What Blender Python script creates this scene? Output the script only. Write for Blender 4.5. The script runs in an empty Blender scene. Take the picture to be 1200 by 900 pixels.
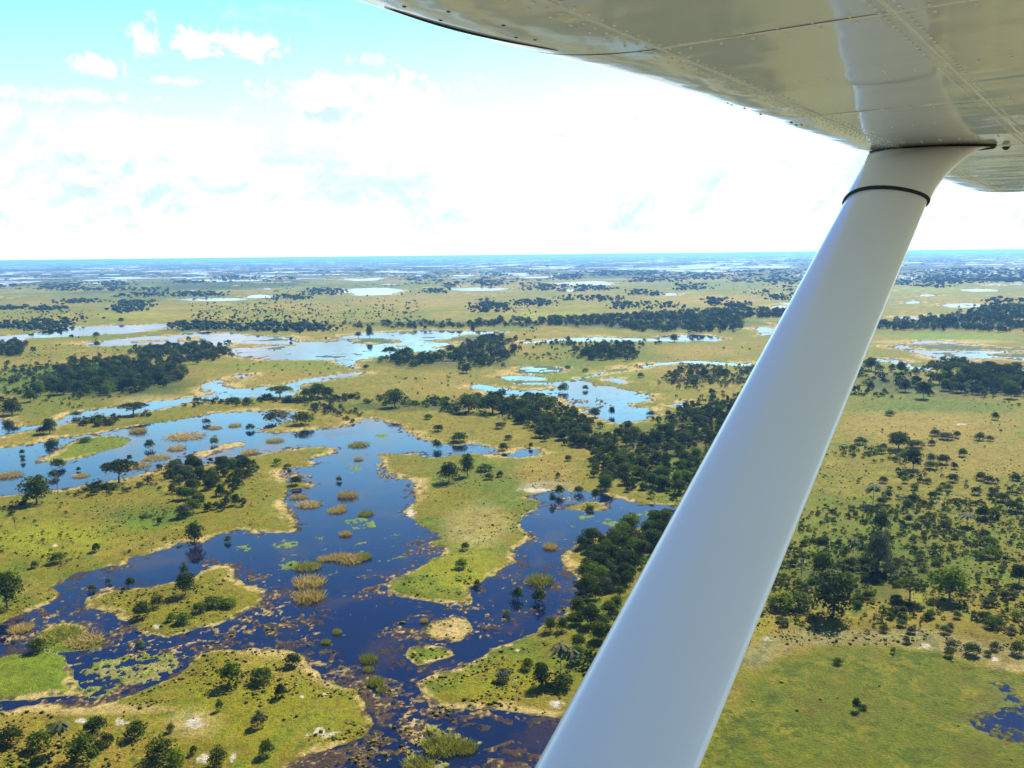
import bpy, math, random
import numpy as np
from mathutils import Matrix, Vector

scn = bpy.context.scene
COL = scn.collection
# ------------------------------------------------------------------ camera
FPX, ALT = 1039.0, 130.0                       # focal length for a 1200 px wide frame, height above the water
PITCH = math.atan((450 - 298.5) / FPX)
ROLL = math.atan(13 / 1200)
FW = np.array([0, math.cos(PITCH), -math.sin(PITCH)])
_r0 = np.array([1.0, 0, 0]); _u0 = np.cross(_r0, FW)
RT = _r0 * math.cos(ROLL) - _u0 * math.sin(ROLL)
UP = np.cross(RT, FW)
cam_d = bpy.data.cameras.new('camera'); cam = bpy.data.objects.new('camera', cam_d); COL.objects.link(cam)
cam_d.sensor_width = 36.0; cam_d.lens = 36.0 * FPX / 1200.0
cam_d.clip_start = 0.05; cam_d.clip_end = 500000.0
cam.matrix_world = Matrix(((RT[0], UP[0], -FW[0], 0), (RT[1], UP[1], -FW[1], 0), (RT[2], UP[2], -FW[2], ALT), (0, 0, 0, 1)))
scn.camera = cam
# ------------------------------------------------------------------ light
SUN_AZ, SUN_EL = math.radians(33), math.radians(46)
scn.view_settings.view_transform = 'Standard'; scn.view_settings.look = 'None'
scn.view_settings.gamma = 1.0; scn.view_settings.exposure = 1.92
scn.view_settings.use_curve_mapping = False
sun_d = bpy.data.lights.new('sun', 'SUN'); sun = bpy.data.objects.new('sun', sun_d); COL.objects.link(sun)
sun_d.energy = 4.0; sun_d.angle = math.radians(0.53); sun_d.color = (1.0, 0.95, 0.86)
sdir = Vector((math.sin(SUN_AZ) * math.cos(SUN_EL), math.cos(SUN_AZ) * math.cos(SUN_EL), math.sin(SUN_EL)))
sun.rotation_euler = sdir.to_track_quat('Z', 'Y').to_euler(); sun.location = (60, 100, 200)

def ray(px, py):
    return FW + RT * ((px - 600) / FPX) + UP * ((450 - py) / FPX)

class NT:                                       # tiny node-tree helper
    def __init__(s, tree): s.t = tree; s.n = tree.nodes; s.l = tree.links
    def add(s, typ, ins=None, **kw):
        nd = s.n.new(typ)
        for k, v in kw.items(): setattr(nd, k, v)
        for k, v in (ins or {}).items():
            sk = nd.inputs[k]
            if isinstance(v, bpy.types.NodeSocket): s.l.new(v, sk)
            else: sk.default_value = v
        return nd
    def m(s, op, a, b=0.0, c=0.0, clamp=False):
        nd = s.n.new('ShaderNodeMath'); nd.operation = op; nd.use_clamp = clamp
        for i, v in enumerate((a, b, c)):
            if isinstance(v, bpy.types.NodeSocket): s.l.new(v, nd.inputs[i])
            else: nd.inputs[i].default_value = v
        return nd.outputs[0]
    def vm(s, op, a, b=(0, 0, 0)):
        nd = s.n.new('ShaderNodeVectorMath'); nd.operation = op
        for i, v in enumerate((a, b)):
            if isinstance(v, bpy.types.NodeSocket): s.l.new(v, nd.inputs[i])
            else: nd.inputs[i].default_value = v
        return nd.outputs['Value'] if op in ('DOT_PRODUCT', 'LENGTH') else nd.outputs[0]
    def ss(s, x, lo, hi, tl=0.0, th=1.0):       # smoothstep
        nd = s.n.new('ShaderNodeMapRange'); nd.interpolation_type = 'SMOOTHSTEP'; nd.clamp = True
        for i, v in enumerate((x, lo, hi, tl, th)):
            if isinstance(v, bpy.types.NodeSocket): s.l.new(v, nd.inputs[i])
            else: nd.inputs[i].default_value = v
        return nd.outputs[0]
    def mix(s, f, a, b, blend='MIX'):
        nd = s.n.new('ShaderNodeMix'); nd.data_type = 'RGBA'; nd.blend_type = blend
        for i, v in ((0, f), (6, a), (7, b)):
            if isinstance(v, bpy.types.NodeSocket): s.l.new(v, nd.inputs[i])
            else: nd.inputs[i].default_value = v if i == 0 else (*v, 1.0)[:4]
        return nd.outputs[2]
    def noise(s, vec, scale, detail=4.0, rough=0.55, dist=0.0, dim='3D'):
        nd = s.n.new('ShaderNodeTexNoise'); nd.noise_dimensions = dim
        s.l.new(vec, nd.inputs['Vector'])
        nd.inputs['Scale'].default_value = scale; nd.inputs['Detail'].default_value = detail
        nd.inputs['Roughness'].default_value = rough; nd.inputs['Distortion'].default_value = dist
        return nd.outputs[0]

# ------------------------------------------------------------------ sky: clear air, a bank of cumulus down to the horizon, single puffs above
SKY_STRENGTH = 0.10
world = bpy.data.worlds.new('World'); scn.world = world; world.use_nodes = True
w = NT(world.node_tree); w.n.clear()
geo = w.add('ShaderNodeTexCoord')
dirv = w.vm('NORMALIZE', geo.outputs['Generated'])
sep = w.add('ShaderNodeSeparateXYZ', {0: dirv})
zc = w.m('MAXIMUM', sep.outputs[2], 0.004)
skyvec = w.add('ShaderNodeCombineXYZ', {0: sep.outputs[0], 1: sep.outputs[1], 2: zc})
sky = w.add('ShaderNodeTexSky', {0: skyvec.outputs[0]}, sky_type='NISHITA', sun_disc=False, sun_elevation=SUN_EL,
            sun_rotation=SUN_AZ, altitude=950.0, air_density=1.0, dust_density=1.0, ozone_density=1.6)
elev = w.m('ARCSINE', zc)
inv = w.m('DIVIDE', 1.0, w.m('ADD', zc, 0.09))
flat = w.add('ShaderNodeCombineXYZ', {0: w.m('MULTIPLY', sep.outputs[0], inv), 1: w.m('MULTIPLY', sep.outputs[1], inv), 2: w.m('MULTIPLY', zc, 7.0)})
big = w.noise(flat.outputs[0], 0.62, 9.0, 0.58, 0.25)
fine = w.noise(dirv, 34.0, 7.0, 0.6, 0.3)
puff = w.noise(dirv, 11.0, 6.0, 0.6, 0.6)
# coverage: rises towards the horizon as the cumulus line up behind one another
cover_low = w.ss(elev, 0.19, 0.055)
thr = w.m('ADD', w.m('SUBTRACT', 0.665, w.m('MULTIPLY', cover_low, 0.285)), w.ss(elev, 0.22, 0.45, 0.0, 0.10))
dens = w.m('ADD', w.m('MULTIPLY', big, 0.55), w.m('ADD', w.m('MULTIPLY', puff, 0.33), w.m('MULTIPLY', fine, 0.12)))
cl = w.ss(w.m('SUBTRACT', dens, thr), -0.07, 0.13)
# single puffs at their own bearing and height: (px, py, half width, half height, density)
PUFFS = [(170, 46, 17, 24, 0.8), (227, 49, 30, 17, 1.0), (299, 53, 36, 16, 1.0), (104, 77, 30, 11, 0.8), (210, 95, 34, 5, 0.45),
         (430, 70, 26, 7, 0.45), (385, 122, 75, 32, 1.1), (470, 118, 55, 30, 1.0), (60, 112, 90, 8, 0.5), (140, 178, 85, 42, 1.0),
         (690, 150, 90, 36, 0.7), (560, 100, 30, 14, 0.25), (440, 100, 52, 17, 1.0), (372, 104, 34, 17, 1.0)]
def angles(px, py):
    d = ray(px, py); d = d / np.linalg.norm(d)
    return math.atan2(d[0], d[1]), math.asin(d[2])
azm = w.m('ARCTAN2', sep.outputs[0], sep.outputs[1])
wob = w.m('MULTIPLY', w.m('SUBTRACT', w.noise(dirv, 48.0, 8.0, 0.64, 0.8), 0.5), 3.4)
cov = cl
for px, py, hw, hh, dn in PUFFS:
    a0, e0 = angles(px, py)
    da = w.m('DIVIDE', w.m('SUBTRACT', azm, a0), hw / FPX)
    de = w.m('DIVIDE', w.m('SUBTRACT', elev, e0), hh / FPX)
    r2 = w.m('ADD', w.m('MULTIPLY', da, da), w.m('MULTIPLY', de, de))
    body = w.m('SUBTRACT', w.m('ADD', 1.0, wob), w.m('SQRT', r2))
    cov = w.m('MAXIMUM', cov, w.m('MULTIPLY', w.ss(body, -0.1, 0.6), min(dn, 1.0)))
# grey shaded cloud bases
base_n = w.noise(dirv, 7.0, 5.0, 0.55, 0.4)
up1 = w.vm('ADD', dirv, (0.0, 0.0, 0.012))
relief = w.m('SUBTRACT', w.noise(up1, 11.0, 6.0, 0.6, 0.6), puff)          # more cloud above than here: a shaded underside
relief2 = w.m('SUBTRACT', w.noise(w.vm('ADD', dirv, (0.0, 0.0, 0.005)), 30.0, 5.0, 0.6, 0.4), w.noise(dirv, 30.0, 5.0, 0.6, 0.4))
shade = w.m('MULTIPLY', w.m('ADD', w.m('MULTIPLY', w.ss(relief, -0.05, 0.24), 0.95), w.m('ADD', w.m('MULTIPLY', w.ss(relief2, -0.02, 0.2), 0.25), w.m('MULTIPLY', w.ss(base_n, 0.42, 0.70), 0.6))), w.ss(elev, 0.0, 0.035))
for px, py, hw, hh in ((385, 133, 40, 13), (82, 186, 26, 7), (112, 202, 24, 3)):
    a0, e0 = angles(px, py)
    da = w.m('DIVIDE', w.m('SUBTRACT', azm, a0), hw / FPX); de = w.m('DIVIDE', w.m('SUBTRACT', elev, e0), hh / FPX)
    rr = w.m('SQRT', w.m('ADD', w.m('MULTIPLY', da, da), w.m('MULTIPLY', de, de)))
    shade = w.m('MAXIMUM', shade, w.m('MULTIPLY', w.ss(w.m('SUBTRACT', w.m('ADD', 1.0, wob), rr), -0.3, 1.3), 1.0))
cloudcol = w.mix(w.m('MULTIPLY', shade, 1.3, clamp=True), (3.6, 3.75, 3.8), (1.95, 2.42, 2.62))
skyc = w.mix(w.ss(elev, 0.42, 0.10), w.mix(1.0, sky.outputs[0], (0.18, 0.28, 0.49), 'MULTIPLY'), w.mix(1.0, sky.outputs[0], (0.66, 1.0, 0.92), 'MULTIPLY'))
final = w.mix(w.m('MULTIPLY', cov, 0.97), skyc, cloudcol)
bg = w.add('ShaderNodeBackground', {'Color': final, 'Strength': SKY_STRENGTH})
w.l.new(bg.outputs[0], w.add('ShaderNodeOutputWorld').inputs[0])

scn.render.engine = 'CYCLES'
scn.cycles.use_denoising = True
scn.cycles.max_bounces = 6; scn.cycles.diffuse_bounces = 2; scn.cycles.glossy_bounces = 4
scn.cycles.transmission_bounces = 2; scn.cycles.volume_bounces = 0; scn.cycles.transparent_max_bounces = 4
scn.cycles.caustics_reflective = False; scn.cycles.caustics_refractive = False
scn.cycles.sample_clamp_indirect = 6.0

# ------------------------------------------------------------------ helpers: picture point -> point on the plain
rng = np.random.default_rng(11)
def onground(px, py, z=0.0):
    px = np.asarray(px, float); py = np.asarray(py, float)
    d = FW[None] + RT[None] * ((px.reshape(-1, 1) - 600) / FPX) + UP[None] * ((450 - py.reshape(-1, 1)) / FPX)
    dz = np.minimum(d[:, 2], -0.0007)
    t = (z - ALT) / dz
    return d[:, 0] * t, d[:, 1] * t
def topix(x, y, z=0.0):
    q = np.stack([x, y, np.full_like(x, z - ALT)], 1)
    dep = q @ FW
    dep = np.where(dep > 1e-3, dep, 1e-3)
    return 600 + FPX * (q @ RT) / dep, 450 - FPX * (q @ UP) / dep, q @ FW
def P(s):
    a = np.array([[float(v) for v in t.split(',')] for t in s.split()])
    return a
def Wp(poly):
    x, y = onground(poly[:, 0], poly[:, 1]); return np.stack([x, y], 1)
def sdist(x, y, poly):                          # signed distance, positive inside
    n = len(poly); d2 = np.full(x.shape, 1e18); ins = np.zeros(x.shape, bool)
    for i in range(n):
        ax, ay = poly[i]; bx, by = poly[(i + 1) % n]
        ex, ey = bx - ax, by - ay
        l2 = ex * ex + ey * ey + 1e-9
        wx, wy = x - ax, y - ay
        t = np.clip((wx * ex + wy * ey) / l2, 0, 1)
        qx, qy = wx - ex * t, wy - ey * t
        np.minimum(d2, qx * qx + qy * qy, out=d2)
        if ay != by:
            c = ((ay > y) != (by > y)) & (x < ax + (y - ay) * (ex / (by - ay)))
            ins ^= c
    return np.where(ins, 1.0, -1.0) * np.sqrt(d2)
def inside(x, y, poly):
    ins = np.zeros(np.shape(x), bool); n = len(poly)
    for i in range(n):
        ax, ay = poly[i]; bx, by = poly[(i + 1) % n]
        if ay != by: ins ^= ((ay > y) != (by > y)) & (x < ax + (y - ay) * ((bx - ax) / (by - ay)))
    return ins
def _hash(ix, iy, seed):
    h = (ix.astype(np.int64) * 374761393 + iy.astype(np.int64) * 668265263 + seed * 1442695041) & 0xFFFFFFFF
    h = ((h ^ (h >> 13)) * 1274126177) & 0xFFFFFFFF
    return ((h ^ (h >> 16)) & 0xFFFF) / 65535.0
def vnoise(x, y, seed=0):
    ix = np.floor(x); iy = np.floor(y); fx = x - ix; fy = y - iy
    fx = fx * fx * (3 - 2 * fx); fy = fy * fy * (3 - 2 * fy)
    a = _hash(ix, iy, seed); b = _hash(ix + 1, iy, seed); c = _hash(ix, iy + 1, seed); d = _hash(ix + 1, iy + 1, seed)
    return (a + (b - a) * fx) * (1 - fy) + (c + (d - c) * fx) * fy
def fbm(x, y, wl, octs=4, seed=0, gain=0.5):    # -1..1, largest wavelength wl
    s = 0.0; amp = 1.0; tot = 0.0; k = 1.0 / wl
    for o in range(octs):
        s = s + amp * (vnoise(x * k + 17.3 * o, y * k - 9.1 * o, seed + o) * 2 - 1); tot += amp; amp *= gain; k *= 2.03
    return s / tot
def sstep(x, a, b):
    t = np.clip((x - a) / (b - a), 0, 1); return t * t * (3 - 2 * t)

def mat(name, build):
    m = bpy.data.materials.new(name); m.use_nodes = True
    nt = NT(m.node_tree); nt.n.clear()
    out = nt.add('ShaderNodeOutputMaterial')
    r = build(nt)
    nt.l.new(r, out.inputs[0]); return m
def mesh_obj(name, verts, faces, material, cols=None, smooth=False, parent=None, link=True):
    me = bpy.data.meshes.new(name)
    v = np.asarray(verts, np.float32); f = np.asarray(faces, np.int32)
    me.vertices.add(len(v)); me.vertices.foreach_set('co', v.ravel())
    k = f.shape[1]
    me.loops.add(f.size); me.loops.foreach_set('vertex_index', f.ravel())
    me.polygons.add(len(f)); me.polygons.foreach_set('loop_start', np.arange(0, f.size, k, dtype=np.int32))
    me.update(calc_edges=True)
    if smooth: me.polygons.foreach_set('use_smooth', np.ones(len(f), bool))
    if cols is not None:
        at = me.color_attributes.new('Col', 'FLOAT_COLOR', 'POINT')
        c = np.ones((len(v), 4), np.float32); c[:, :3] = cols
        at.data.foreach_set('color', c.ravel())
    me.materials.append(material); me.update()
    if not link: return me
    o = bpy.data.objects.new(name, me); COL.objects.link(o)
    if parent: o.parent = parent
    return o
def tag(o, label=None, cat=None, group=None, kind=None):
    if label: o['label'] = label
    if cat: o['category'] = cat
    if group: o['group'] = group
    if kind: o['kind'] = kind
    return o
# ------------------------------------------------------------------ the plain: outlines of water and islands
WATER = [P(s) for s in (
 # big lagoon with its arms
 "-60,533 0,526 25,522 50,518 67,513 93,511 120,507 138,504 167,498 200,494 222,490 255,484 300,482 338,481 350,483 345,492 333,494 317,502 300,505 317,508 342,507 372,503 400,501 417,497 430,491 450,493 470,498 478,507 490,513 507,517 520,520 537,522 558,520 577,525 583,530 600,532 610,527 628,527 630,533 610,536 577,533 550,531 527,533 517,535 500,537 490,530 472,532 455,531 442,533 450,543 452,553 462,562 480,562 487,567 483,580 482,590 472,600 482,608 485,611 493,618 513,624 513,632 498,637 520,642 523,647 503,658 480,668 470,676 455,682 457,693 472,701 493,705 517,708 550,707 555,688 575,676 588,667 600,659 602,650 608,642 625,632 618,624 607,612 628,598 632,587 615,582 647,573 658,575 673,577 683,576 700,578 717,583 750,590 783,592 797,596 850,597 850,611 787,610 760,612 740,623 710,627 685,632 670,642 660,652 667,667 679,684 682,697 672,710 658,723 633,737 608,748 595,753 575,760 558,772 530,785 500,792 488,800 500,815 517,827 533,828 567,830 610,837 653,842 720,850 760,925 320,925 335,902 367,884 397,874 425,864 438,848 430,828 422,805 400,803 380,793 367,780 358,768 333,761 300,760 258,762 233,765 215,782 205,793 175,808 150,816 130,824 95,828 60,824 0,836 -60,846 -60,742 0,730 22,720 43,712 63,703 67,697 65,685 80,675 107,668 127,663 142,662 155,653 175,649 200,643 210,637 240,636 255,628 280,620 300,624 325,625 345,624 352,620 347,610 338,607 342,597 333,592 333,577 338,573 367,571 372,568 350,566 334,566 333,555 342,548 360,547 368,542 363,538 377,535 390,532 395,525 383,523 355,525 342,527 308,532 280,536 267,542 230,545 200,543 183,548 163,556 138,562 103,567 80,573 50,575 23,579 0,582 -60,590",
 # channel behind the narrow wooded strip
 "-60,498 0,492 10,493 17,501 50,499 65,495 73,492 83,485 97,482 117,479 138,477 150,474 167,472 200,469 225,466 247,462 255,461 233,456 238,450 255,446 263,448 262,454 283,456 317,453 333,451 347,447 367,442 383,441 400,438 425,436 425,439 400,442 383,446 367,448 353,451 350,460 338,464 300,466 267,467 242,470 220,473 200,477 183,480 167,483 150,486 117,488 87,494 67,498 47,502 25,506 10,509 0,512 -60,520",
 "272,441 278,439 290,439 294,441 287,443 276,443",
 # pool in the middle distance
 "550,455 560,450 575,453 600,457 640,457 660,455 642,451 600,450 600,448 642,449 667,446 688,448 700,452 717,453 737,458 760,462 763,470 745,472 733,474 745,477 760,478 767,487 750,493 723,497 707,492 687,483 690,478 667,475 662,467 642,463 600,465 575,462 567,457",
 "582,442 600,440 625,441 642,444 638,446 600,446", "604,437 612,431 640,429 655,430 660,435 640,438 620,439",
 "668,446 690,441 707,435 710,437 692,443 675,447", "714,434 733,431 735,433 716,436", "747,431 765,426 802,423 832,424 867,426 883,425 884,428 866,429 832,427 802,426 770,428 750,432",
 "703,444 723,443 736,447 728,450 715,447", "785,475 803,470 807,472 798,476", "805,482 815,478 820,480 810,485",
 # long lake
 "100,403 117,400 150,396 200,392 243,389 270,390 283,393 317,394 342,395 355,400 400,395 425,390 467,389 493,387 550,388 600,389 567,392 542,392 525,397 500,400 525,402 523,408 500,413 483,413 467,417 450,418 425,421 413,423 415,432 400,428 390,422 350,422 317,422 283,419 272,415 268,409 255,405 242,404 207,407 200,403 147,405 110,406",
 # lake at the left edge
 "-60,400 0,394 33,391 50,388 83,383 117,382 167,381 200,379 207,381 192,385 150,391 117,392 83,394 50,396 33,396 22,400 0,405 -60,412",
 # slow river reach
 "612,401 650,398 700,395 723,396 763,397 777,394 810,392 835,394 853,398 838,400 810,400 773,400 717,400 667,400 617,403",
 "884,386 893,383 912,386 930,387 930,391 909,391 897,394", "903,379 925,377 925,380 907,381",
 # shallow pan on the right
 "1040,407 1062,402 1078,399 1107,400 1142,404 1167,407 1240,407 1240,424 1200,422 1163,419 1140,421 1108,424 1090,418 1075,414 1060,410",
 "1018,420 1043,421 1062,425 1074,430 1088,431 1088,434 1070,433 1058,428 1040,424 1018,423", "1180,432 1200,430 1240,430 1240,436 1190,435",
 # pools in the flooded meadow at the lower right
 "1138,845 1143,834 1167,831 1240,830 1240,882 1200,874 1183,866 1168,862 1150,857",
 "1166,799 1180,800 1194,812 1192,824 1182,818 1172,808",
 "2,826 20,824 30,820 58,818 58,823 20,829 0,832")]
def sliver(x0, x1, y, h=1.6):
    m = (x0 + x1) / 2; q = (x1 - x0) * 0.28
    return np.array([[x0, y], [m - q, y - h / 2], [m + q * 0.6, y - h * 0.6], [x1, y - h * 0.1], [m + q, y + h / 2], [m - q * 0.7, y + h * 0.6]])
for a in ((210, 282, 351, 3), (290, 321, 347, 3), (303, 324, 339, 2), (337, 352, 339, 2), (385, 402, 338, 3), (236, 281, 329, 2), (228, 248, 321, 1.5), (398, 474, 342, 7),
          (400, 447, 328, 2), (443, 473, 333, 2), (525, 592, 339, 3), (533, 552, 323, 1.6), (483, 498, 323, 1.4), (567, 582, 315, 1.3), (463, 547, 312, 1), (640, 730, 332, 4.5),
          (652, 688, 340, 2.4), (615, 643, 325, 1.6), (628, 680, 313, 1.6), (725, 740, 316, 1.2), (776, 794, 345, 3), (856, 940, 313, 1.8), (800, 843, 311, 1.4), (900, 930, 360, 3),
          (917, 930, 356, 2), (3, 18, 321, 2), (48, 58, 321, 1.2), (130, 176, 326, 2), (165, 202, 318, 1.2), (1057, 1085, 325, 2.2), (1105, 1152, 358, 4), (1060, 1080, 354, 3),
          (1078, 1093, 346, 2), (1132, 1163, 340, 2), (1115, 1147, 369, 2.4), (1048, 1075, 373, 3), (1092, 1112, 371, 2), (1145, 1177, 310, 1.4), (1180, 1202, 377, 4), (1010, 1040, 340, 2)):
    WATER.append(sliver(*a))
# islands: outline, kind of cover
ISLES = [(P(s), k) for s, k in (
 ("43,541 57,532 78,522 100,513 120,511 148,513 154,517 142,524 117,530 100,536 80,540 62,542", 'lush'),
 ("222,536 230,530 247,527 260,520 283,517 295,518 283,523 255,528 242,535", 'straw'),
 ("98,706 105,700 133,693 167,688 200,683 228,677 240,668 250,662 270,660 274,666 272,675 293,688 307,692 303,707 280,720 250,735 217,743 192,747 167,743 153,733 133,720 113,714 100,712", 'grass'),
 ("38,757 50,740 73,730 93,732 107,742 122,748 120,758 100,763 67,766", 'lush'),
 ("-60,777 0,772 17,767 50,763 78,768 88,785 90,800 110,812 95,818 60,816 30,819 0,822 -60,826", 'lush'),
 ("500,742 507,728 538,723 552,730 555,742 538,750 513,750", 'straw'), ("472,767 480,760 510,757 525,760 537,768 517,775 488,780 473,775", 'lush'),
 ("662,596 678,590 690,587 707,590 713,595 703,599 682,599", 'grass'), ("398,397 440,396 470,398 467,402 430,404 412,400", 'dark'), ("343,398 400,396 400,400 350,401", 'dark'),
 ("500,399 540,395 570,394 600,395 560,400 520,402", 'dark'),
 ("1060,404 1100,402 1150,406 1240,410 1240,414 1150,411 1100,411 1068,410", 'dark'), ("1150,415 1200,412 1240,414 1240,420 1170,418", 'dark'), ("1110,419 1140,420 1125,423 1108,422", 'dark'),
 ("205,397 235,394 238,399 215,401", 'tan'), ("268,402 330,404 300,407 262,408", 'tan'), ("150,400 200,397 195,400 160,402", 'tan'), ("600,455 640,452 660,454 640,456 605,457", 'grass'),
 ("1030,399 1034,399 1034,400 1030,400", 'dark'))]
# barely flooded patches: floating leaves and drowned grass
SHALLOW = [(P(s), k) for s, k in (
 ("1108,822 1140,818 1200,822 1240,822 1240,890 1180,876 1136,866 1112,846", 'tuft'), ("1160,792 1200,796 1200,826 1165,822", 'tuft'), ("1048,826 1078,826 1078,840 1050,840", 'tuft'),
 ("322,638 335,631 350,634 353,640 338,643 325,642", 'lily'), ("273,641 285,639 294,641 288,646 276,645", 'lily'), ("402,610 425,606 440,610 438,618 415,620", 'lily'),
 ("680,605 690,603 700,606 690,611 680,609", 'lily'), ("704,612 712,607 720,610 731,613 722,617 708,616", 'lily'), ("725,607 736,605 739,609 728,611", 'lily'), ("741,604 757,599 768,604 756,608", 'lily'),
 ("438,510 448,508 457,510 447,513", 'lily'), ("407,547 420,545 428,549 415,551", 'lily'), ("323,662 345,656 352,664 335,668", 'lily'),
 ("93,776 125,770 142,785 138,805 120,818 95,815", 'mixed'), ("140,770 200,765 215,782 190,797 150,806 130,790", 'mixed'), ("120,757 200,750 300,752 355,762 300,759 230,763 160,772", 'weed'),
 ("430,745 500,715 560,712 600,730 600,748 560,755 500,755 460,752", 'weed'), ("400,805 440,790 470,800 480,830 470,850 445,850", 'mud'), ("330,900 400,875 440,850 480,840 510,860 480,885 440,905", 'mud'),
 ("560,880 600,865 640,880 650,920 540,920", 'mud'), ("480,700 530,708 560,700 600,668 640,690 640,720 590,735 540,720 490,712", 'weed'), ("290,700 320,690 380,700 400,740 330,755 270,735", 'weed'),
 ("470,880 500,850 540,855 570,870 540,890 500,915 470,915", 'mixed'), ("333,555 350,552 368,560 366,570 338,572", 'mud'), ("517,583 550,580 600,583 632,587 620,600 570,598 530,593", 'mixed'),
 ("440,545 452,542 462,560 452,566 445,560", 'mud'), ("0,735 30,722 65,705 70,715 45,735 10,755 0,757", 'weed'), ("1120,800 1165,790 1200,800 1200,830 1140,830 1125,820", 'weed'),
 ("862,822 866,795 882,772 905,758 930,754 912,768 890,790 876,815", 'mud'), ("655,574 700,578 720,586 690,588 660,588", 'weed'), ("470,640 500,636 520,642 505,655 480,660", 'weed'), ("640,470 700,466 720,475 700,480 660,474", 'weed'))]
# soft colour areas of the ground itself: x, y, half width, half height (picture), cover, amount
PAINT = [(60, 632, 90, 22, 'bright', .75), (180, 606, 60, 16, 'green', .8), (170, 618, 30, 7, 'vivid', .6), (270, 600, 60, 14, 'grass', .4), (60, 690, 60, 12, 'tan', .4), (250, 565, 90, 30, 'grass', .3),
 (540, 668, 55, 32, 'bright', .6), (580, 560, 90, 26, 'green', .45), (560, 620, 40, 30, 'straw', .35), (640, 555, 45, 22, 'tan', .75), (645, 572, 40, 8, 'sand', .35), (560, 500, 110, 26, 'grass', .6), (690, 575, 70, 14, 'grass', .5),
 (60, 790, 80, 34, 'vivid', .65), (80, 745, 50, 18, 'vivid', .6), (505, 768, 34, 11, 'vivid', .7), (300, 830, 110, 50, 'bright', .35), (400, 860, 40, 30, 'bright', .4), (580, 800, 60, 26, 'bright', .35),
 (100, 833, 120, 8, 'straw', .55), (225, 850, 40, 22, 'straw', .4), (100, 850, 60, 12, 'grass', .4), (1020, 830, 190, 70, 'marsh', .95), (1100, 880, 120, 40, 'marsh', .9), (900, 880, 90, 40, 'marsh', .9), (1120, 800, 60, 30, 'marsh', .6), (1150, 815, 50, 24, 'weed', .5), (1090, 790, 20, 6, 'weed', .5), (1130, 845, 30, 14, 'weed', .45), (1180, 800, 40, 12, 'weed', .4), (1050, 792, 14, 3, 'weed', .5),
 (1000, 750, 140, 12, 'path', .85), (890, 770, 30, 20, 'path', .7), (1160, 765, 70, 14, 'path', .7), (1190, 785, 60, 7, 'straw', .6), (1080, 500, 130, 24, 'tan', .7), (1150, 540, 90, 30, 'tan', .5), (1100, 478, 130, 9, 'green', .7),
 (1050, 640, 160, 70, 'green', .6), (1120, 600, 90, 40, 'grass', .4), (950, 610, 60, 40, 'green', .5), (1010, 680, 130, 40, 'scrub', .45), (770, 555, 70, 30, 'green', .55), (790, 520, 90, 30, 'scrub', .5),
 (130, 450, 110, 22, 'scrub', .6), (40, 450, 60, 26, 'green', .6), (300, 440, 130, 12, 'tan', .4), (200, 470, 80, 7, 'straw', .35), (60, 480, 90, 12, 'green', .5), (520, 452, 60, 18, 'tan', .45), (480, 478, 90, 6, 'scrub', .5),
 (720, 438, 60, 9, 'vivid', .45), (650, 442, 50, 4, 'vivid', .5), (820, 412, 60, 8, 'tan', .7), (800, 430, 60, 12, 'tan', .6), (700, 420, 80, 14, 'green', .5), (520, 425, 100, 10, 'scrub', .5), (340, 430, 80, 6, 'vivid', .35),
 (1120, 395, 90, 5, 'vivid', .7), (1120, 428, 60, 5, 'green', .5), (1150, 426, 50, 4, 'mudred', .6), (1100, 401, 90, 3, 'straw', .6), (1050, 450, 50, 12, 'scrub', .6), (1150, 452, 70, 18, 'scrub', .8),
 (700, 373, 120, 4, 'bright', .4), (640, 368, 60, 3, 'bright', .5), (160, 370, 60, 5, 'bright', .4), (760, 380, 160, 7, 'scrub', .7), (500, 380, 120, 4, 'scrub', .7), (620, 392, 80, 3, 'tan', .5), (840, 352, 70, 7, 'tan', .6), (480, 353, 90, 9, 'tan', .5),
 (360, 360, 60, 5, 'tan', .4), (60, 355, 70, 6, 'tan', .4), (1080, 340, 80, 5, 'bright', .4), (1130, 378, 90, 9, 'scrub', .8), (260, 386, 140, 3, 'scrub', .7), (60, 385, 60, 3, 'scrub', .6), (1120, 323, 90, 7, 'scrub', .7), (960, 322, 90, 6, 'scrub', .5), (740, 319, 70, 4, 'scrub', .5)]
POLYPAINT = [(P('805,935 840,860 880,800 910,775 945,764 985,756 1050,761 1100,768 1150,783 1240,797 1240,935'), 'marsh', .95), (P('870,790 890,755 930,738 1000,742 1080,735 1150,752 1240,770 1240,790 1150,778 1100,765 1040,757 980,752 940,760 905,772'), 'path', .75)]
# bare white sand and salt: x, y, half width, half height
SAND = [(898, 752, 12, 4), (1129, 498.5, 8, 1.5), (707, 726, 6, 3), (677, 679, 3, 2), (607, 764, 4, 3), (653, 827, 10, 4), (228, 848, 12, 7), (355, 819, 3, 2), (380, 817, 4, 3), (272, 893, 5, 7), (240, 892, 7, 5),
 (142, 848, 9, 5), (96, 846, 8, 3), (2, 862, 4, 3), (185, 736, 7, 3), (65, 641, 3, 2), (1086, 759, 10, 4), (1166, 776, 6, 3), (605, 798, 2.5, 2), (377, 860, 14, 6), (1099, 587, 6, 2), (1160, 433, 30, 1), (713, 445, 12, 1.6), (729, 448, 7, 2.4),
 (640, 432, 26, 2), (1120, 419, 30, 2), (630, 575, 24, 2), (283, 625, 14, 2), (500, 634, 8, 3), (525, 708, 10, 2), (480, 602, 6, 5), (1030, 610, 5, 2), (940, 660, 4, 2)]
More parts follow.
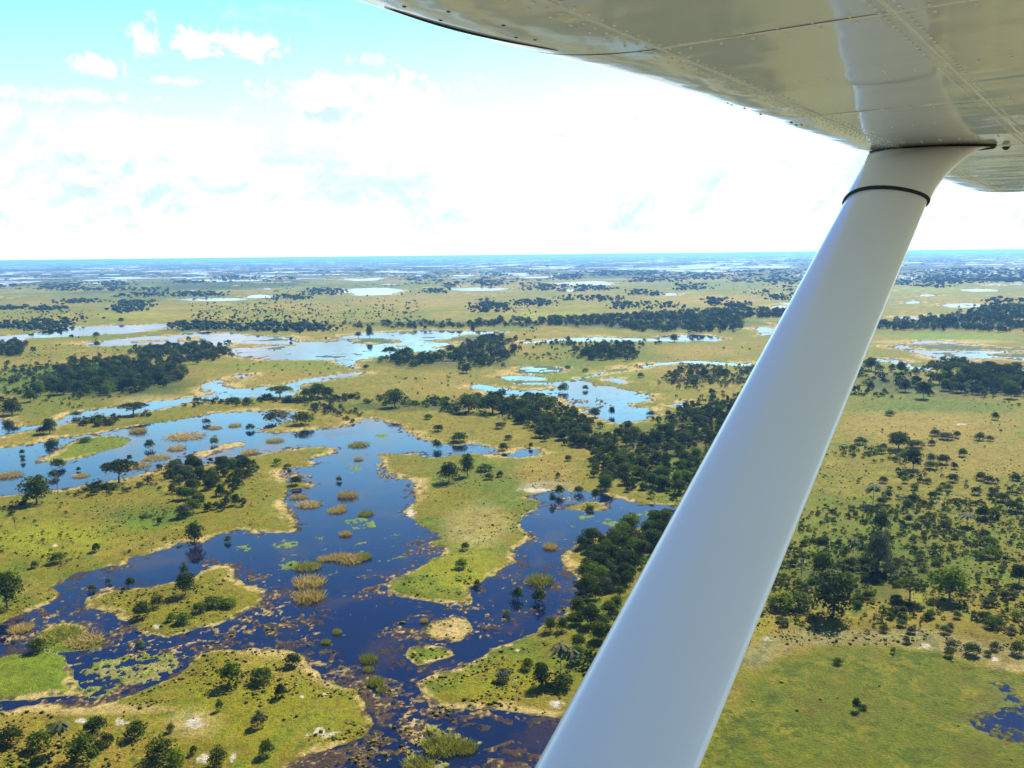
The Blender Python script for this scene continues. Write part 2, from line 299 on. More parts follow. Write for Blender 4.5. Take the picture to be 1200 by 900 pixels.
# woods and thickets: outline, kind, trees per hectare, height range (m), which
WOODS = [(P(s), kd, dn, h0, h1, nm) for s, kd, dn, h0, h1, nm in (
 ("72,433 95,422 117,420 142,423 160,427 200,427 222,440 205,450 175,457 158,462 133,464 100,465 50,465 43,458 57,450", 'tree', 135, 6, 13, 'dark wood beyond the upper channel'),
 ("0,428 70,430 57,450 43,458 60,470 0,478", 'bush', 90, 2, 5, 'open scrub at the left edge'), ("0,428 70,430 57,450 43,458 60,470 0,478", 'tree', 22, 5, 8, 'open scrub at the left edge'),
 ("60,467 160,463 140,470 70,484 30,482", 'bush', 60, 1.5, 3.5, 'grass bank of the upper channel'),
 ("160,410 200,405 235,403 262,410 270,418 250,424 225,424 200,430 165,422", 'tree', 120, 6, 11, 'grove on the long lake shore'),
 ("-20,403 22,403 28,412 20,418 -20,421", 'tree', 150, 7, 12, 'grove at the left edge by the lakes'),
 ("440,420 475,415 500,418 520,419 557,402 567,398 600,397 602,415 582,427 567,432 517,432 483,432 450,427", 'tree', 90, 6, 12, 'wooded belt right of the long lake'),
 ("680,418 693,412 717,408 737,408 748,417 742,425 683,422", 'tree', 130, 7, 12, 'compact grove below the river reach'),
 ("612,403 760,402 770,408 700,412 620,410", 'tree', 45, 5, 10, 'open belt below the river reach'), ("600,410 690,408 680,422 610,424", 'bush', 45, 1.5, 4, 'open belt below the river reach'),
 ("560,378 600,376 667,374 733,372 770,368 818,365 910,363 935,367 935,372 877,373 867,378 875,385 853,391 777,391 745,389 733,385 667,382 600,384 560,384", 'tree', 55, 6, 14, 'long dark forest belt in the middle distance'),
 ("400,380 560,379 560,385 480,386 400,387", 'tree', 22, 6, 12, 'sparse trees beyond the long lake'),
 ("83,495 108,488 133,488 142,490 135,499 107,501 83,501", 'bush', 330, 3, 5.5, 'low thicket on the strip between the channels'), ("155,484 197,480 200,487 160,491", 'bush', 220, 2.5, 5, 'low thicket on the strip between the channels'),
 ("218,478 247,472 263,469 300,467 317,467 343,467 400,467 400,473 375,473 325,474 293,477 250,476 233,480", 'bush', 330, 3, 5.5, 'hedge-like thicket between the channels'),
 ("370,474 402,474 402,490 378,488 366,482", 'tree', 160, 4, 7, 'grey-green thicket at the strip tip'),
 ("400,465 450,467 527,470 545,472 600,475 600,486 558,488 525,486 517,478 450,475 400,473", 'bush', 300, 2.5, 5.5, 'belt of bushes above the lagoon'), ("535,464 588,465 600,476 595,488 545,486", 'tree', 110, 6, 10, 'belt of bushes above the lagoon'),
 ("400,482 420,482 432,492 415,496 400,494", 'bush', 160, 2.5, 4, 'thicket by the head of the lagoon'), ("550,488 600,488 595,505 560,498", 'bush', 70, 1.5, 4, 'loose bushes below the belt'),
 ("600,475 615,468 630,467 652,470 655,482 678,485 692,495 688,508 690,525 675,528 648,520 633,512 613,500 600,490", 'tree', 300, 5, 9, 'large thicket below the middle pool'),
 ("693,520 700,512 750,508 792,490 800,478 818,473 848,470 867,463 900,463 905,480 880,520 850,570 792,583 780,578 758,575 742,573 725,573 698,567 695,553 703,543 715,538 693,532", 'tree', 170, 4, 8.5, 'wide thicket running under the strut'),
 ("693,520 700,512 750,508 792,490 800,478 848,470 900,463 905,480 880,520 850,570 792,583 758,575 725,573 698,567 695,553 703,543 715,538 693,532", 'bush', 240, 2, 4.5, 'wide thicket running under the strut'),
 ("770,453 780,440 818,428 853,430 900,432 900,447 853,453 810,458", 'bush', 230, 2, 5, 'grey-green scrub beyond the middle pool'), ("775,448 785,438 818,430 850,434 850,450 810,456", 'tree', 35, 5, 9, 'grey-green scrub beyond the middle pool'),
 ("683,643 707,635 720,626 737,623 745,617 767,613 785,612 800,640 742,680 738,692 700,690 688,690 690,675 693,658 682,653", 'tree', 330, 5, 9, 'dense grove between lagoon and strut'),
 ("640,743 658,735 680,718 700,720 707,725 740,720 720,780 690,790 665,775 650,760", 'tree', 210, 4, 7.5, 'lower grove beside the strut'), ("640,745 658,735 680,718 720,720 700,790 660,790", 'bush', 160, 1.5, 3.5, 'lower grove beside the strut'),
 ("690,695 735,690 725,722 700,718", 'tree', 160, 4, 7, 'dense grove between lagoon and strut'),
 ("200,549 217,540 228,543 258,545 275,542 307,547 300,560 293,573 283,580 263,585 272,598 250,605 215,600 212,585 200,580", 'tree', 260, 4, 7.5, 'bushy grove on the left land tongue'),
 ("75,577 110,570 150,564 185,553 200,550 200,575 170,573 140,580 100,584 75,585", 'bush', 190, 2, 4.2, 'fringe of bushes along the left lagoon shore'),
 ("145,612 165,604 190,598 215,598 215,612 190,620 150,624", 'bush', 330, 1, 2.2, 'bright shrub patch on the left land tongue'), ("0,588 70,585 75,600 30,605 0,605", 'bush', 160, 1.5, 3.4, 'fringe of bushes along the left lagoon shore'),
 ("0,615 130,590 200,640 60,670 0,700", 'bush', 90, .7, 1.8, 'grassy tongue of land at the left'),
 ("1090,430 1107,428 1128,428 1167,435 1240,438 1240,472 1167,468 1133,465 1100,462 1095,450", 'tree', 110, 6, 12, 'dark wood right of the strut'),
 ("1010,427 1090,432 1095,462 1000,463 985,450", 'tree', 26, 5, 10, 'open woodland right of the strut'), ("1000,432 1095,436 1110,466 990,466", 'bush', 60, 2, 4, 'open woodland right of the strut'),
 ("1100,464 1240,470 1240,482 1120,476", 'bush', 45, 1, 2.6, 'smooth meadow edge right of the strut'),
 ("1030,378 1060,376 1117,372 1150,362 1240,358 1240,391 1150,389 1100,387 1030,388", 'tree', 48, 7, 14, 'far dark forest right of the strut'),
 ("1000,523 1017,527 1050,530 1080,533 1073,548 1045,545 1017,540 975,540 970,530", 'bush', 230, 2, 4.5, 'bright thicket at the meadow edge'),
 ("1045,558 1060,555 1093,565 1112,572 1115,583 1093,585 1078,596 1033,598 1032,580", 'bush', 250, 2, 4.5, 'island thicket in the right-hand savanna'), ("1110,585 1140,592 1138,608 1115,606", 'bush', 190, 1.5, 4, 'island thicket in the right-hand savanna'),
 ("1150,560 1240,562 1240,612 1175,605 1160,580", 'bush', 230, 1.5, 4, 'scrub at the right edge of the savanna'),
 ("930,600 1240,585 1240,690 1100,740 900,740 900,690", 'bush', 620, .8, 2.8, 'bushy savanna right of the strut'), ("1080,608 1150,612 1160,660 1060,660", 'bush', 420, .9, 3.2, 'bushy savanna right of the strut'),
 ("905,640 1060,640 1070,700 900,730", 'bush', 420, 1, 3.6, 'bushy savanna right of the strut'), ("1130,690 1240,690 1240,765 1150,752 1090,735", 'bush', 420, 1.2, 3.6, 'thick scrub along the savanna foot'),
 ("960,500 1240,500 1240,600 1080,560 950,600", 'bush', 26, .8, 2.2, 'smooth meadow right of the strut'), ("640,595 660,575 700,575 700,590", 'bush', 10, 1, 2, 'arm of the lagoon beside the strut'),
 ("430,440 560,440 600,470 430,465", 'bush', 16, 1.2, 3.2, 'open grass behind the bush belt'), ("455,485 560,490 600,520 520,515", 'bush', 22, 1, 3, 'open grass above the lagoon'),
 ("260,425 400,425 400,440 300,442", 'bush', 22, 1.2, 3.2, 'grass below the long lake'), ("20,405 165,405 165,422 90,420 30,425", 'bush', 26, 1.2, 3, 'grass between the two lakes'),
 ("600,500 700,530 690,570 600,560", 'bush', 12, .8, 2.2, 'tan flat left of the thicket'), ("700,430 900,400 900,425 760,440", 'bush', 8, 1.2, 3.5, 'tan grass left of the strut'))]
# narrow belts of far trees: x0, x1, y top, y bottom, trees
BELTS = [(0, 18, 333, 337, 16), (52, 102, 332, 341, 70), (115, 148, 330, 335, 34), (75, 115, 352, 356, 34), (138, 178, 353, 360, 60), (100, 188, 337, 341, 50), (142, 153, 344, 348, 10), (160, 192, 343, 348, 30),
 (0, 30, 361, 363, 20), (36, 73, 361, 364, 24), (130, 170, 361, 366, 26), (0, 85, 378, 387, 110), (200, 263, 343, 348, 60), (200, 236, 329, 332, 26), (250, 307, 323, 328, 50), (315, 342, 325, 328, 18), (320, 367, 346, 352, 46), (357, 402, 339, 346, 60),
 (200, 280, 379, 387, 95), (280, 400, 380, 389, 85), (200, 400, 356, 379, 190), (400, 560, 352, 378, 130), (478, 491, 325, 330, 16), (492, 508, 323, 327, 14), (523, 537, 331, 337, 18), (557, 590, 330, 336, 36), (500, 523, 339, 344, 30), (563, 578, 352, 362, 26), (553, 600, 356, 367, 54),
 (567, 593, 320, 324, 24), (610, 667, 334, 341, 70), (668, 715, 335, 341, 54), (647, 683, 321, 327, 50), (683, 783, 317, 323, 120), (730, 797, 325, 331, 70), (733, 772, 341, 347, 44), (600, 652, 353, 359, 46), (718, 747, 355, 362, 34), (653, 732, 348, 353, 44), (747, 800, 355, 363, 26),
 (795, 850, 321, 328, 70), (850, 947, 316, 330, 150), (790, 832, 333, 340, 40), (828, 852, 350, 359, 30), (853, 875, 355, 361, 28), (902, 922, 346, 352, 24), (890, 900, 341, 346, 8), (860, 930, 334, 345, 26), (920, 945, 332, 352, 26), (1055, 1063, 331, 335, 8), (1083, 1110, 326, 337, 34),
 (1060, 1240, 315, 331, 330), (1040, 1150, 357, 366, 26), (1130, 1170, 336, 346, 8), (1150, 1240, 352, 360, 46), (1030, 1110, 341, 350, 10), (600, 800, 360, 372, 60), (0, 200, 364, 377, 90), (400, 600, 328, 352, 40), (0, 200, 322, 332, 60), (0, 420, 312, 322, 120), (420, 940, 308, 317, 150), (180, 400, 331, 345, 40),
 (1020, 1060, 388, 402, 16), (615, 760, 386, 396, 60), (300, 400, 393, 420, 10), (30, 200, 386, 396, 34)]
# ------------------------------------------------------------------ ground mesh: polar fan round the point below the aircraft, finer where the eye rests
az_in = np.radians(np.arange(-33.0, 33.01, 0.068))
az_out = np.radians(np.concatenate([np.arange(-180, -60, 6.0), np.arange(-60, -33, 0.6)]))
az = np.concatenate([az_out, az_in, -az_out[::-1]])[:-1]
az = np.unique(np.round(az, 7))
dp = np.concatenate([np.arange(640, 120, -1.2), np.arange(120, 30, -0.85), np.arange(30, 4, -0.6), [3.4, 2.8, 2.2, 1.6, 1.1, 0.7]])
rad = np.concatenate([[4, 40, 80, 120, 160, 185, 200], ALT * FPX / dp])
rad = rad[np.concatenate([[True], np.diff(rad) > 0])]
A, R = np.meshgrid(az, rad)
gx = (R * np.sin(A)).ravel(); gy = (R * np.cos(A)).ravel(); gr = R.ravel()
gu, gv, gdep = topix(gx, gy)
front = (gdep > 50) & (gu > -160) & (gu < 1360)
gu = np.where(front, gu, -9999.0)

def near_mask(poly, mu, mv):
    return front & (gu > poly[:, 0].min() - mu) & (gu < poly[:, 0].max() + mu) & (gv > poly[:, 1].min() - mv) & (gv < poly[:, 1].max() + mv)
wob_a = np.clip((gr / 300.0) ** 0.75, 0.6, 14)
n_shore = (fbm(gx, gy, 16, 3, 3) * 1.0 + fbm(gx, gy, 4.0, 3, 9) * 0.75) * 2.1 * np.clip(wob_a, .6, 3.0)
n_shore += fbm(gx, gy, 120, 3, 31) * 16 * sstep(gr, 700, 2500) + fbm(gx, gy, 260, 4, 33, .6) * 110 * sstep(gr, 2200, 4000)
land = np.full(gx.shape, 60.0)
for p in WATER:
    i = np.nonzero(near_mask(p, 40, 14))[0]
    land[i] = np.minimum(land[i], np.clip(-sdist(gx[i], gy[i], Wp(p)), -60, 60))
cover_isle = {}
for p, k in ISLES:
    i = np.nonzero(near_mask(p, 40, 14))[0]
    s = sdist(gx[i], gy[i], Wp(p))
    land[i] = np.maximum(land[i], s)
    cover_isle.setdefault(k, []).append((i, s))
# beyond the frame: the same country goes on, with ponds of its own
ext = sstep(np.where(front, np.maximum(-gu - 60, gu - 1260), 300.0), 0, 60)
pond = fbm(gx, gy, 420, 4, 77) + 0.25 * fbm(gx, gy, 60, 3, 78)
land = np.where(ext > 0, np.minimum(land, np.clip((0.22 - pond) * 160, -60, 60) + (1 - ext) * 120), land)
far = sstep(gr, 5000, 9000)
land = np.where((far > 0) & (land > 30), np.minimum(land, 30 - 60 * far * sstep(fbm(gx, gy * 0.35, 900, 4, 55), 0.47, 0.55)), land)
sd = land + n_shore
no_rim = sstep(gu, 815, 850) * sstep(gv, 745, 770)
sd = sd + no_rim * (3.2 * fbm(gx, gy, 5.5, 3, 36, .7))

C = {k: np.array(v) for k, v in dict(
    wing_bounce=(.25, .225, .15),
    grass=(.116, .101, .002), bright=(.148, .150, .001), vivid=(.082, .136, .001), green=(.056, .088, .001), scrub=(.022, .036, .003), tan=(.170, .120, .014), straw=(.30, .215, .078),
    sand=(.32, .28, .21), mud=(.038, .024, .016), mudred=(.15, .07, .04), marsh=(.068, .080, .0004), path=(.150, .128, .042), lush=(.090, .116, .002), dark=(.040, .062, .022), lily=(.085, .125, .030), weed=(.027, .018, .016), mixed=(.16, .14, .045), bed=(.030, .024, .030)).items()}
n1 = fbm(gx, gy, 70, 4, 101); n2 = fbm(gx, gy, 14, 4, 151); n3 = fbm(gx, gy, 2.6, 3, 171); n4 = fbm(gx, gy, 420, 4, 191)
col = np.repeat(C['grass'][None], len(gx), 0)
def blend(k, a):
    global col
    a = np.clip(a, 0, 1)[:, None]; col = col * (1 - a) + C[k][None] * a
n2b = fbm(gx, gy, 6.5, 3, 161)
blend('tan', .7 * sstep(n1 + .6 * n2, .05, .5)); blend('green', .7 * sstep(-n1 + .7 * n2, .05, .5)); blend('bright', .5 * sstep(n2, .1, .6)); blend('green', .6 * sstep(n2b + .3 * n2, .12, .5) * sstep(gr, 2500, 900)); blend('tan', .5 * sstep(-n2b + .4 * n1, .2, .6) * sstep(gr, 2500, 900))
fm = sstep(gr, 1500, 4500)
blend('green', .75 * fm * sstep(n4, -.1, .35)); blend('tan', .4 * fm * sstep(-n4 + .3 * n1, .1, .5)); blend('scrub', .85 * sstep(gr, 2400, 4500) * sstep(fbm(gx, gy, 700, 4, 211) + .3 * n1, .0, .3))
blend('scrub', .95 * sstep(gr, 3800, 7500) * sstep(fbm(gx, gy, 2400, 4, 221), -.5, .05))
blend('wing_bounce', .62 * np.clip(ext + (~front), 0, 1) * sstep(gr, 4000, 1500))            # unseen ground beyond the frame, coloured paler to bounce light onto the wing
for x, y, hw, hh, k, a in PAINT:
    i = np.nonzero(front & (np.abs(gu - x) < hw * 1.5) & (np.abs(gv - y) < hh * 1.5))[0]
    rr = np.sqrt(((gu[i] - x) / hw) ** 2 + ((gv[i] - y) / hh) ** 2) + .32 * n1[i] + .30 * n2[i]
    aa = np.clip(1.2 * a * sstep(-rr, -1.15, -.45) * (1 + .5 * n2[i]), 0, 1)[:, None]
    col[i] = col[i] * (1 - aa) + C[k][None] * aa
for p, k, am in POLYPAINT:
    i = np.nonzero(near_mask(p, 10, 6))[0]
    s_ = sdist(gx[i], gy[i], Wp(p)) + 3.0 * n2[i] + 2 * n1[i]
    aa = (am * sstep(s_, -1.5, 4.0) * np.clip(1 + .35 * n2b[i], 0, 1.1))[:, None]; col[i] = col[i] * (1 - aa) + C[k][None] * aa
for k, lst in cover_isle.items():
    for i, s in lst:
        aa = (.85 * sstep(s, 0, 2.0))[:, None]
        col[i] = col[i] * (1 - aa) + C[k][None] * aa
n5 = fbm(gx, gy, 1.3, 2, 181)
fn = sstep(gr, 2200, 900)
olive = np.clip(sstep(n3 + .8 * n5 + .7 * n2 + .4 * n2b, .05, .8), 0, 1) * fn * .85
col = col * (1 - olive[:, None]) + col * np.array([[.38, .46, .5]]) * olive[:, None]
dryt = np.clip(sstep(-n3 - .6 * n5 + .5 * n1, .25, .9), 0, 1) * fn * .45
col = col * (1 - dryt[:, None]) + C['tan'][None] * 1.15 * dryt[:, None]
col *= (1 + .25 * n2 + .30 * n3 * fn + .3 * n5 * fn + .25 * n2b * fn)[:, None]
# pale trampled straw rim round the water, then mud
rim_w = 3.4 * np.clip(gr / 330.0, .8, 5) * np.clip(.95 + 1.9 * n1 + 1.1 * n2, .12, 2.6)
rim = sstep(-np.abs(sd - rim_w * .45), -rim_w * .75, -rim_w * .05) * np.clip(.42 + .9 * n2 + 1.1 * n3 + .9 * n5 + .3 * n1, 0, 1)
rim *= (1 - .9 * no_rim)
blend('straw', rim * .95)
blend('mud', .8 * sstep(-np.abs(sd - .9), -3.2 * np.clip(gr / 400, .7, 3), 0) * sstep(n2 * .5 - n3 - .6 * n5, .05, .5) * (1 - .7 * no_rim))
for x, y, hw, hh in SAND:
    i = np.nonzero(front & (np.abs(gu - x) < hw * 2) & (np.abs(gv - y) < hh * 2))[0]
    rr = np.sqrt(((gu[i] - x) / hw) ** 2 + ((gv[i] - y) / hh) ** 2) + .5 * n2[i] + .9 * n3[i] + .6 * n5[i]
    aa = (.9 * sstep(-rr, -1.0, -.4))[:, None]; col[i] = col[i] * (1 - aa) + C['sand'][None] * aa
# height: banks, hummocks, drowned tussocks
gz = np.clip(sd * .055, -.55, .42) + np.clip(sd * .01, 0, .35)
gz += np.where(sd > 0, (.10 * n2 + .10 * n3) * sstep(sd, 0, 4), 0)
tus = .75 * fbm(gx, gy, 2.0, 3, 231) + .45 * fbm(gx, gy, 7, 2, 233) + .30 * fbm(gx, gy, 30, 2, 235)
shelfw = 9 + 15 * sstep(gv, 590, 700) * front
shelf = sstep(sd + 3 * n1, -shelfw * np.clip(gr / 350, .8, 3), 0) * (sd < .3)
up = np.clip((tus - (.60 - .13 * sstep(gv, 520, 640) * front - .46 * shelf) - .6 * no_rim) * .8, 0, .16) * (gr < 1500) * (gz < .02)
add = up.copy(); q1 = sstep(vnoise(gx / 1.1, gy / 1.1, 5) + .6 * n2, .62, 1.15)[:, None]; addcol = C['weed'][None] * (1 - q1) + (C['straw'] * .7)[None] * q1; q2 = (sstep(-shelf, -.25, -.05) * .7)[:, None]; addcol = addcol * (1 - q2) + C['lily'][None] * q2
for p, k in SHALLOW:
    i = np.nonzero(near_mask(p, 14, 8))[0]
    s = sdist(gx[i], gy[i], Wp(p)); ins = sstep(s + 2.0 * n2[i], -1.0, 2.2)
    lo = {'lily': -.25, 'mixed': -.12, 'weed': .02, 'mud': -.22, 'tuft': -.02}[k]
    a = np.clip((tus[i] + .25 * n3[i] - lo) * .9, 0, .25) * ins * (gz[i] < .03)
    cc = {'lily': C['lily'], 'mixed': C['mixed'], 'weed': C['weed'], 'mud': C['mud'], 'tuft': C['weed']}[k]
    c2 = {'lily': C['vivid'], 'mixed': C['lush'], 'weed': C['straw'], 'mud': C['straw'], 'tuft': C['marsh'] * 1.2}[k]
    f2 = sstep(vnoise(gx[i] / .9, gy[i] / .9, 8) + .35 * n2[i], *((.55, .95) if k in ('weed', 'mud') else (.3, .8)))[:, None]
    b = a > add[i]; j = i[b]
    add[j] = a[b]; addcol[j] = (cc[None] * (1 - f2) + c2[None] * .85 * f2)[b]
st = fbm(gx, gy, 34, 4, 241, .6); streak = np.clip((st - .30) * 1.2, 0, .2) * sstep(gr, 800, 1000) * sstep(gr, 3200, 2600) * (gz < .02)
b = streak > add; add = np.where(b, streak, add); addcol = np.where(b[:, None], np.where((n4 + n1 > 0)[:, None], C['dark'][None], C['tan'][None]), addcol)
wet = add > .004
gz = np.where(wet, np.maximum(gz, -.02 + add * .9), gz)
col = np.where(wet[:, None], addcol * (1 + .35 * n3)[:, None], col)
col = np.where(((gz < -.03) & ~wet)[:, None], C['bed'][None], col)
col = np.clip(col, .001, .8)
nr, na = A.shape
ii = np.arange(nr * na).reshape(nr, na)
i00 = ii[:-1]; i10 = ii[1:]
faces = np.stack([i00, np.roll(i00, -1, 1), np.roll(i10, -1, 1), i10], -1).reshape(-1, 4)

def b_ground(nt):
    ca = nt.add('ShaderNodeVertexColor', layer_name='Col').outputs[0]
    pos = nt.add('ShaderNodeNewGeometry').outputs['Position']
    a = nt.noise(pos, 1.1, 5, .66); b = nt.noise(pos, .17, 4, .6); c = nt.noise(pos, 3.2, 3, .6)
    v = nt.m('ADD', nt.m('MULTIPLY', nt.m('SUBTRACT', a, .5), 1.6), nt.m('ADD', nt.m('MULTIPLY', nt.m('SUBTRACT', b, .5), .7), nt.m('ADD', 1.0, nt.m('MULTIPLY', nt.m('SUBTRACT', c, .5), .5))))
    cc = nt.mix(1.0, ca, nt.add('ShaderNodeCombineColor', {0: v, 1: v, 2: v}).outputs[0], 'MULTIPLY')
    grn = nt.ss(nt.noise(pos, .45, 4, .6), .54, .66)
    cc = nt.mix(nt.m('MULTIPLY', grn, .35), cc, nt.mix(1.0, cc, (.55, .78, .5), 'MULTIPLY'))
    bump = nt.add('ShaderNodeBump', {'Height': nt.m('ADD', nt.m('MULTIPLY', a, 1.0), nt.m('MULTIPLY', c, .4)), 'Strength': 1.0, 'Distance': .9})
    return nt.add('ShaderNodeBsdfPrincipled', {'Base Color': cc, 'Roughness': .95, 'Specular IOR Level': .1, 'Normal': bump.outputs[0]}).outputs[0]
M_ground = mat('savanna_ground', b_ground)
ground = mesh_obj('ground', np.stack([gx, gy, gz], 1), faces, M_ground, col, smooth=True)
tag(ground, kind='structure', label='yellow-green floodplain grassland with straw-coloured shores reaching to the horizon')

def b_water(nt):
    pos = nt.add('ShaderNodeNewGeometry').outputs['Position']
    weed = nt.ss(nt.noise(pos, .035, 6, .62, .4), .50, .64)
    spk = nt.ss(nt.noise(pos, .55, 4, .65), .60, .72)
    c = nt.mix(weed, (.002, .005, .017), (.012, .008, .010))
    c = nt.mix(nt.m('MULTIPLY', spk, nt.m('ADD', .15, nt.m('MULTIPLY', weed, .6))), c, (.10, .085, .055))
    h = nt.noise(pos, .5, 3, .5)
    bump = nt.add('ShaderNodeBump', {'Height': h, 'Strength': .02, 'Distance': .6})
    return nt.add('ShaderNodeBsdfPrincipled', {'Base Color': c, 'Roughness': nt.m('ADD', .05, nt.m('MULTIPLY', weed, .10)), 'IOR': 1.333, 'Specular IOR Level': .5, 'Normal': bump.outputs[0]}).outputs[0]
M_water = mat('lagoon_water', b_water)
wr = np.array([0.01, 100, 180, 260, 360, 500, 700, 1000, 1500, 2500, 4500, 8000, 14000, 26000, 50000, 100000, rad[-1]])
wa = np.radians(np.arange(0, 360, 2.5))
WA, WR = np.meshgrid(wa, wr)
wi = np.arange(WA.size).reshape(WA.shape); w0 = wi[:-1]; w1 = wi[1:]
wf = np.stack([w0, np.roll(w0, -1, 1), np.roll(w1, -1, 1), w1], -1).reshape(-1, 4)
water = mesh_obj('water', np.stack([(WR * np.sin(WA)).ravel(), (WR * np.cos(WA)).ravel(), np.zeros(WA.size)], 1), wf, M_water, smooth=True)
tag(water, kind='structure', label='dark blue still water of the flooded delta')
# ------------------------------------------------------------------ plants
def leaves(r_, c, rad3, n, size, shell=.62):       # n leaf-sized diamonds on a lumpy ellipsoid
    d = r_.normal(size=(n, 3)); d /= np.linalg.norm(d, axis=1)[:, None]
    d[:, 2] = np.where(d[:, 2] < -.35, -d[:, 2] * .7, d[:, 2])
    k = shell + (1 - shell) * r_.random((n, 1)) ** .6
    p = np.asarray(c) + d * k * np.asarray(rad3)
    nn = d + r_.normal(size=(n, 3)) * .55; nn /= np.linalg.norm(nn, axis=1)[:, None]
    t = np.cross(nn, r_.normal(size=(n, 3))); t /= np.linalg.norm(t, axis=1)[:, None]
    b = np.cross(nn, t)
    s = (size * (.6 + .8 * r_.random((n, 1))))
    v = np.stack([p + t * s, p + b * s * .62, p - t * s, p - b * s * .62], 1).reshape(-1, 3)
    sh = np.repeat(.75 + .5 * r_.random(n), 4)
    return v, np.arange(4 * n).reshape(-1, 4), sh
def merge(parts):
    V, Fa, S, o = [], [], [], 0
    for v, f, s in parts:
        V.append(v); Fa.append(f + o); S.append(s); o += len(v)
    return np.concatenate(V), np.concatenate(Fa), np.concatenate(S)
def tube(pts, rr, k=6):
    pts = np.asarray(pts, float); V = []
    for i, p in enumerate(pts):
        d = pts[min(i + 1, len(pts) - 1)] - pts[max(i - 1, 0)]; d /= np.linalg.norm(d) + 1e-9
        a = np.cross(d, [.3, .9, .2]); a /= np.linalg.norm(a); b = np.cross(d, a)
        for j in range(k):
            t = 2 * math.pi * j / k; V.append(p + rr[i] * (a * math.cos(t) + b * math.sin(t)))
    F_ = [[i * k + j, i * k + (j + 1) % k, (i + 1) * k + (j + 1) % k, (i + 1) * k + j] for i in range(len(pts) - 1) for j in range(k)]
    V = np.array(V); return V, np.array(F_), np.ones(len(V))
def limbs(r_, h0, reach, z1, n, r0):                # trunk and spreading limbs, unit tree
    parts = [tube([(0, 0, -.03), (.012, .01, h0 * .5), (-.01, .015, h0), (.0, .0, h0 + (z1 - h0) * .55)], [r0 * 1.25, r0, r0 * .8, r0 * .35])]
    for i in range(n):
        a = 2 * math.pi * (i + r_.random() * .6) / n
        e = np.array([math.cos(a) * reach * (.7 + .4 * r_.random()), math.sin(a) * reach * (.7 + .4 * r_.random()), z1 * (.8 + .2 * r_.random())])
        s = np.array([0, 0, h0 * (.75 + .25 * r_.random())])
        parts.append(tube([s, s * .45 + e * .55 + [0, 0, .03], e], [r0 * .6, r0 * .38, r0 * .12], 5))
    return merge(parts)
def crown_round(r_, n_cl, per, size, zlo=.30, flat=1.0):
    parts = []
    for i in range(n_cl):
        a = 2 * math.pi * i * .618 + r_.random() * .6; q = (i + .5) / n_cl
        rr = .33 * math.sqrt(max(1 - (q * 1.5 - .5) ** 2 * .95, .02)) * (.6 + .5 * r_.random())
        z = zlo + .12 + q * (.76 - zlo) * flat
        cr = .17 + .10 * r_.random()
        parts.append(leaves(r_, (rr * math.cos(a), rr * math.sin(a), z), (cr, cr, cr * .72), per, size))
    parts.append(leaves(r_, (0, 0, (zlo + 1) / 2), (.30, .30, (1 - zlo) * .42), per * 2, size * 1.3))
    return merge(parts)
def crown_flat(r_, n_cl, per, size):
    parts = []
    for i in range(n_cl):
        a = 2 * math.pi * i * .618; q = math.sqrt((i + .4) / n_cl)
        rr = .40 * q; z = .93 - .20 * q * q - .05 * r_.random() - (.13 if i % 4 == 3 else 0)
        cr = .15 + .07 * r_.random()
        parts.append(leaves(r_, (rr * math.cos(a), rr * math.sin(a), z - .08), (cr, cr, cr * .85), per, size))
    return merge(parts)
def bush_mesh(r_, n_cl, per, size):
    parts = []
    for i in range(n_cl):
        a = 2 * math.pi * i * .618 + r_.random(); q = (i + .5) / n_cl
        rr = .33 * math.sqrt(q) * (.7 + .5 * r_.random()); z = (.28 + .48 * (1 - q) * (.6 + .6 * r_.random()))
        cr = .20 + .12 * r_.random()
        parts.append(leaves(r_, (rr * math.cos(a), rr * math.sin(a), z), (cr, cr, min(z + .02, cr * 1.15)), per, size))
    parts.append(leaves(r_, (0, 0, .25), (.40, .40, .42), per * 2, size * 1.2))
    return merge(parts)
def blades(r_, n, spread, hgt, wdt, lean=.25):
    a = r_.random(n) * 2 * math.pi; q = np.sqrt(r_.random(n)) * spread
    bx, by = q * np.cos(a), q * np.sin(a)
    hh = hgt * (.55 + .45 * r_.random(n)) * (1 - .35 * (q / spread) ** 2)
    la = r_.random(n) * 2 * math.pi; lx, ly = np.cos(la) * lean * hh, np.sin(la) * lean * hh
    ta = r_.random(n) * 2 * math.pi; wx, wy = np.cos(ta) * wdt, np.sin(ta) * wdt
    z0 = np.full(n, -.05)
    v = np.stack([np.stack([bx - wx, by - wy, z0], 1), np.stack([bx + wx, by + wy, z0], 1), np.stack([bx + lx + wx * .5, by + ly + wy * .5, hh], 1), np.stack([bx + lx - wx * .5, by + ly - wy * .5, hh], 1)], 1).reshape(-1, 3)
    return v, np.arange(4 * n).reshape(-1, 4), np.repeat(.7 + .6 * r_.random(n), 4)
def palm_crown(r_, nf=26):
    parts = []
    for i in range(nf):
        a = 2 * math.pi * i * .618; up = .9 - 1.7 * i / nf
        L = .30 + .08 * r_.random(); d = np.array([math.cos(a), math.sin(a), 0]); s = np.array([-d[1], d[0], 0])
        c0 = np.array([0, 0, .86]); m = c0 + d * L * .55 + [0, 0, L * up * .45]; e = c0 + d * L * 1.1 + [0, 0, L * up * .45 - .10]
        v = [c0, m - s * .045, m + s * .045, e - s * .075, e + s * .075]
        v += [e - s * .05 + d * .09 - [0, 0, .03], e + d * .11 - [0, 0, .03], e + s * .05 + d * .09 - [0, 0, .03], c0 + s * .006, e + s * .01 + d * .10 - [0, 0, .03]]
        parts.append((np.array(v), np.array([[0, 1, 2, 8], [1, 3, 4, 2], [3, 5, 6, 4], [4, 6, 9, 7]]), np.full(10, .8 + .4 * r_.random())))
    return merge(parts)

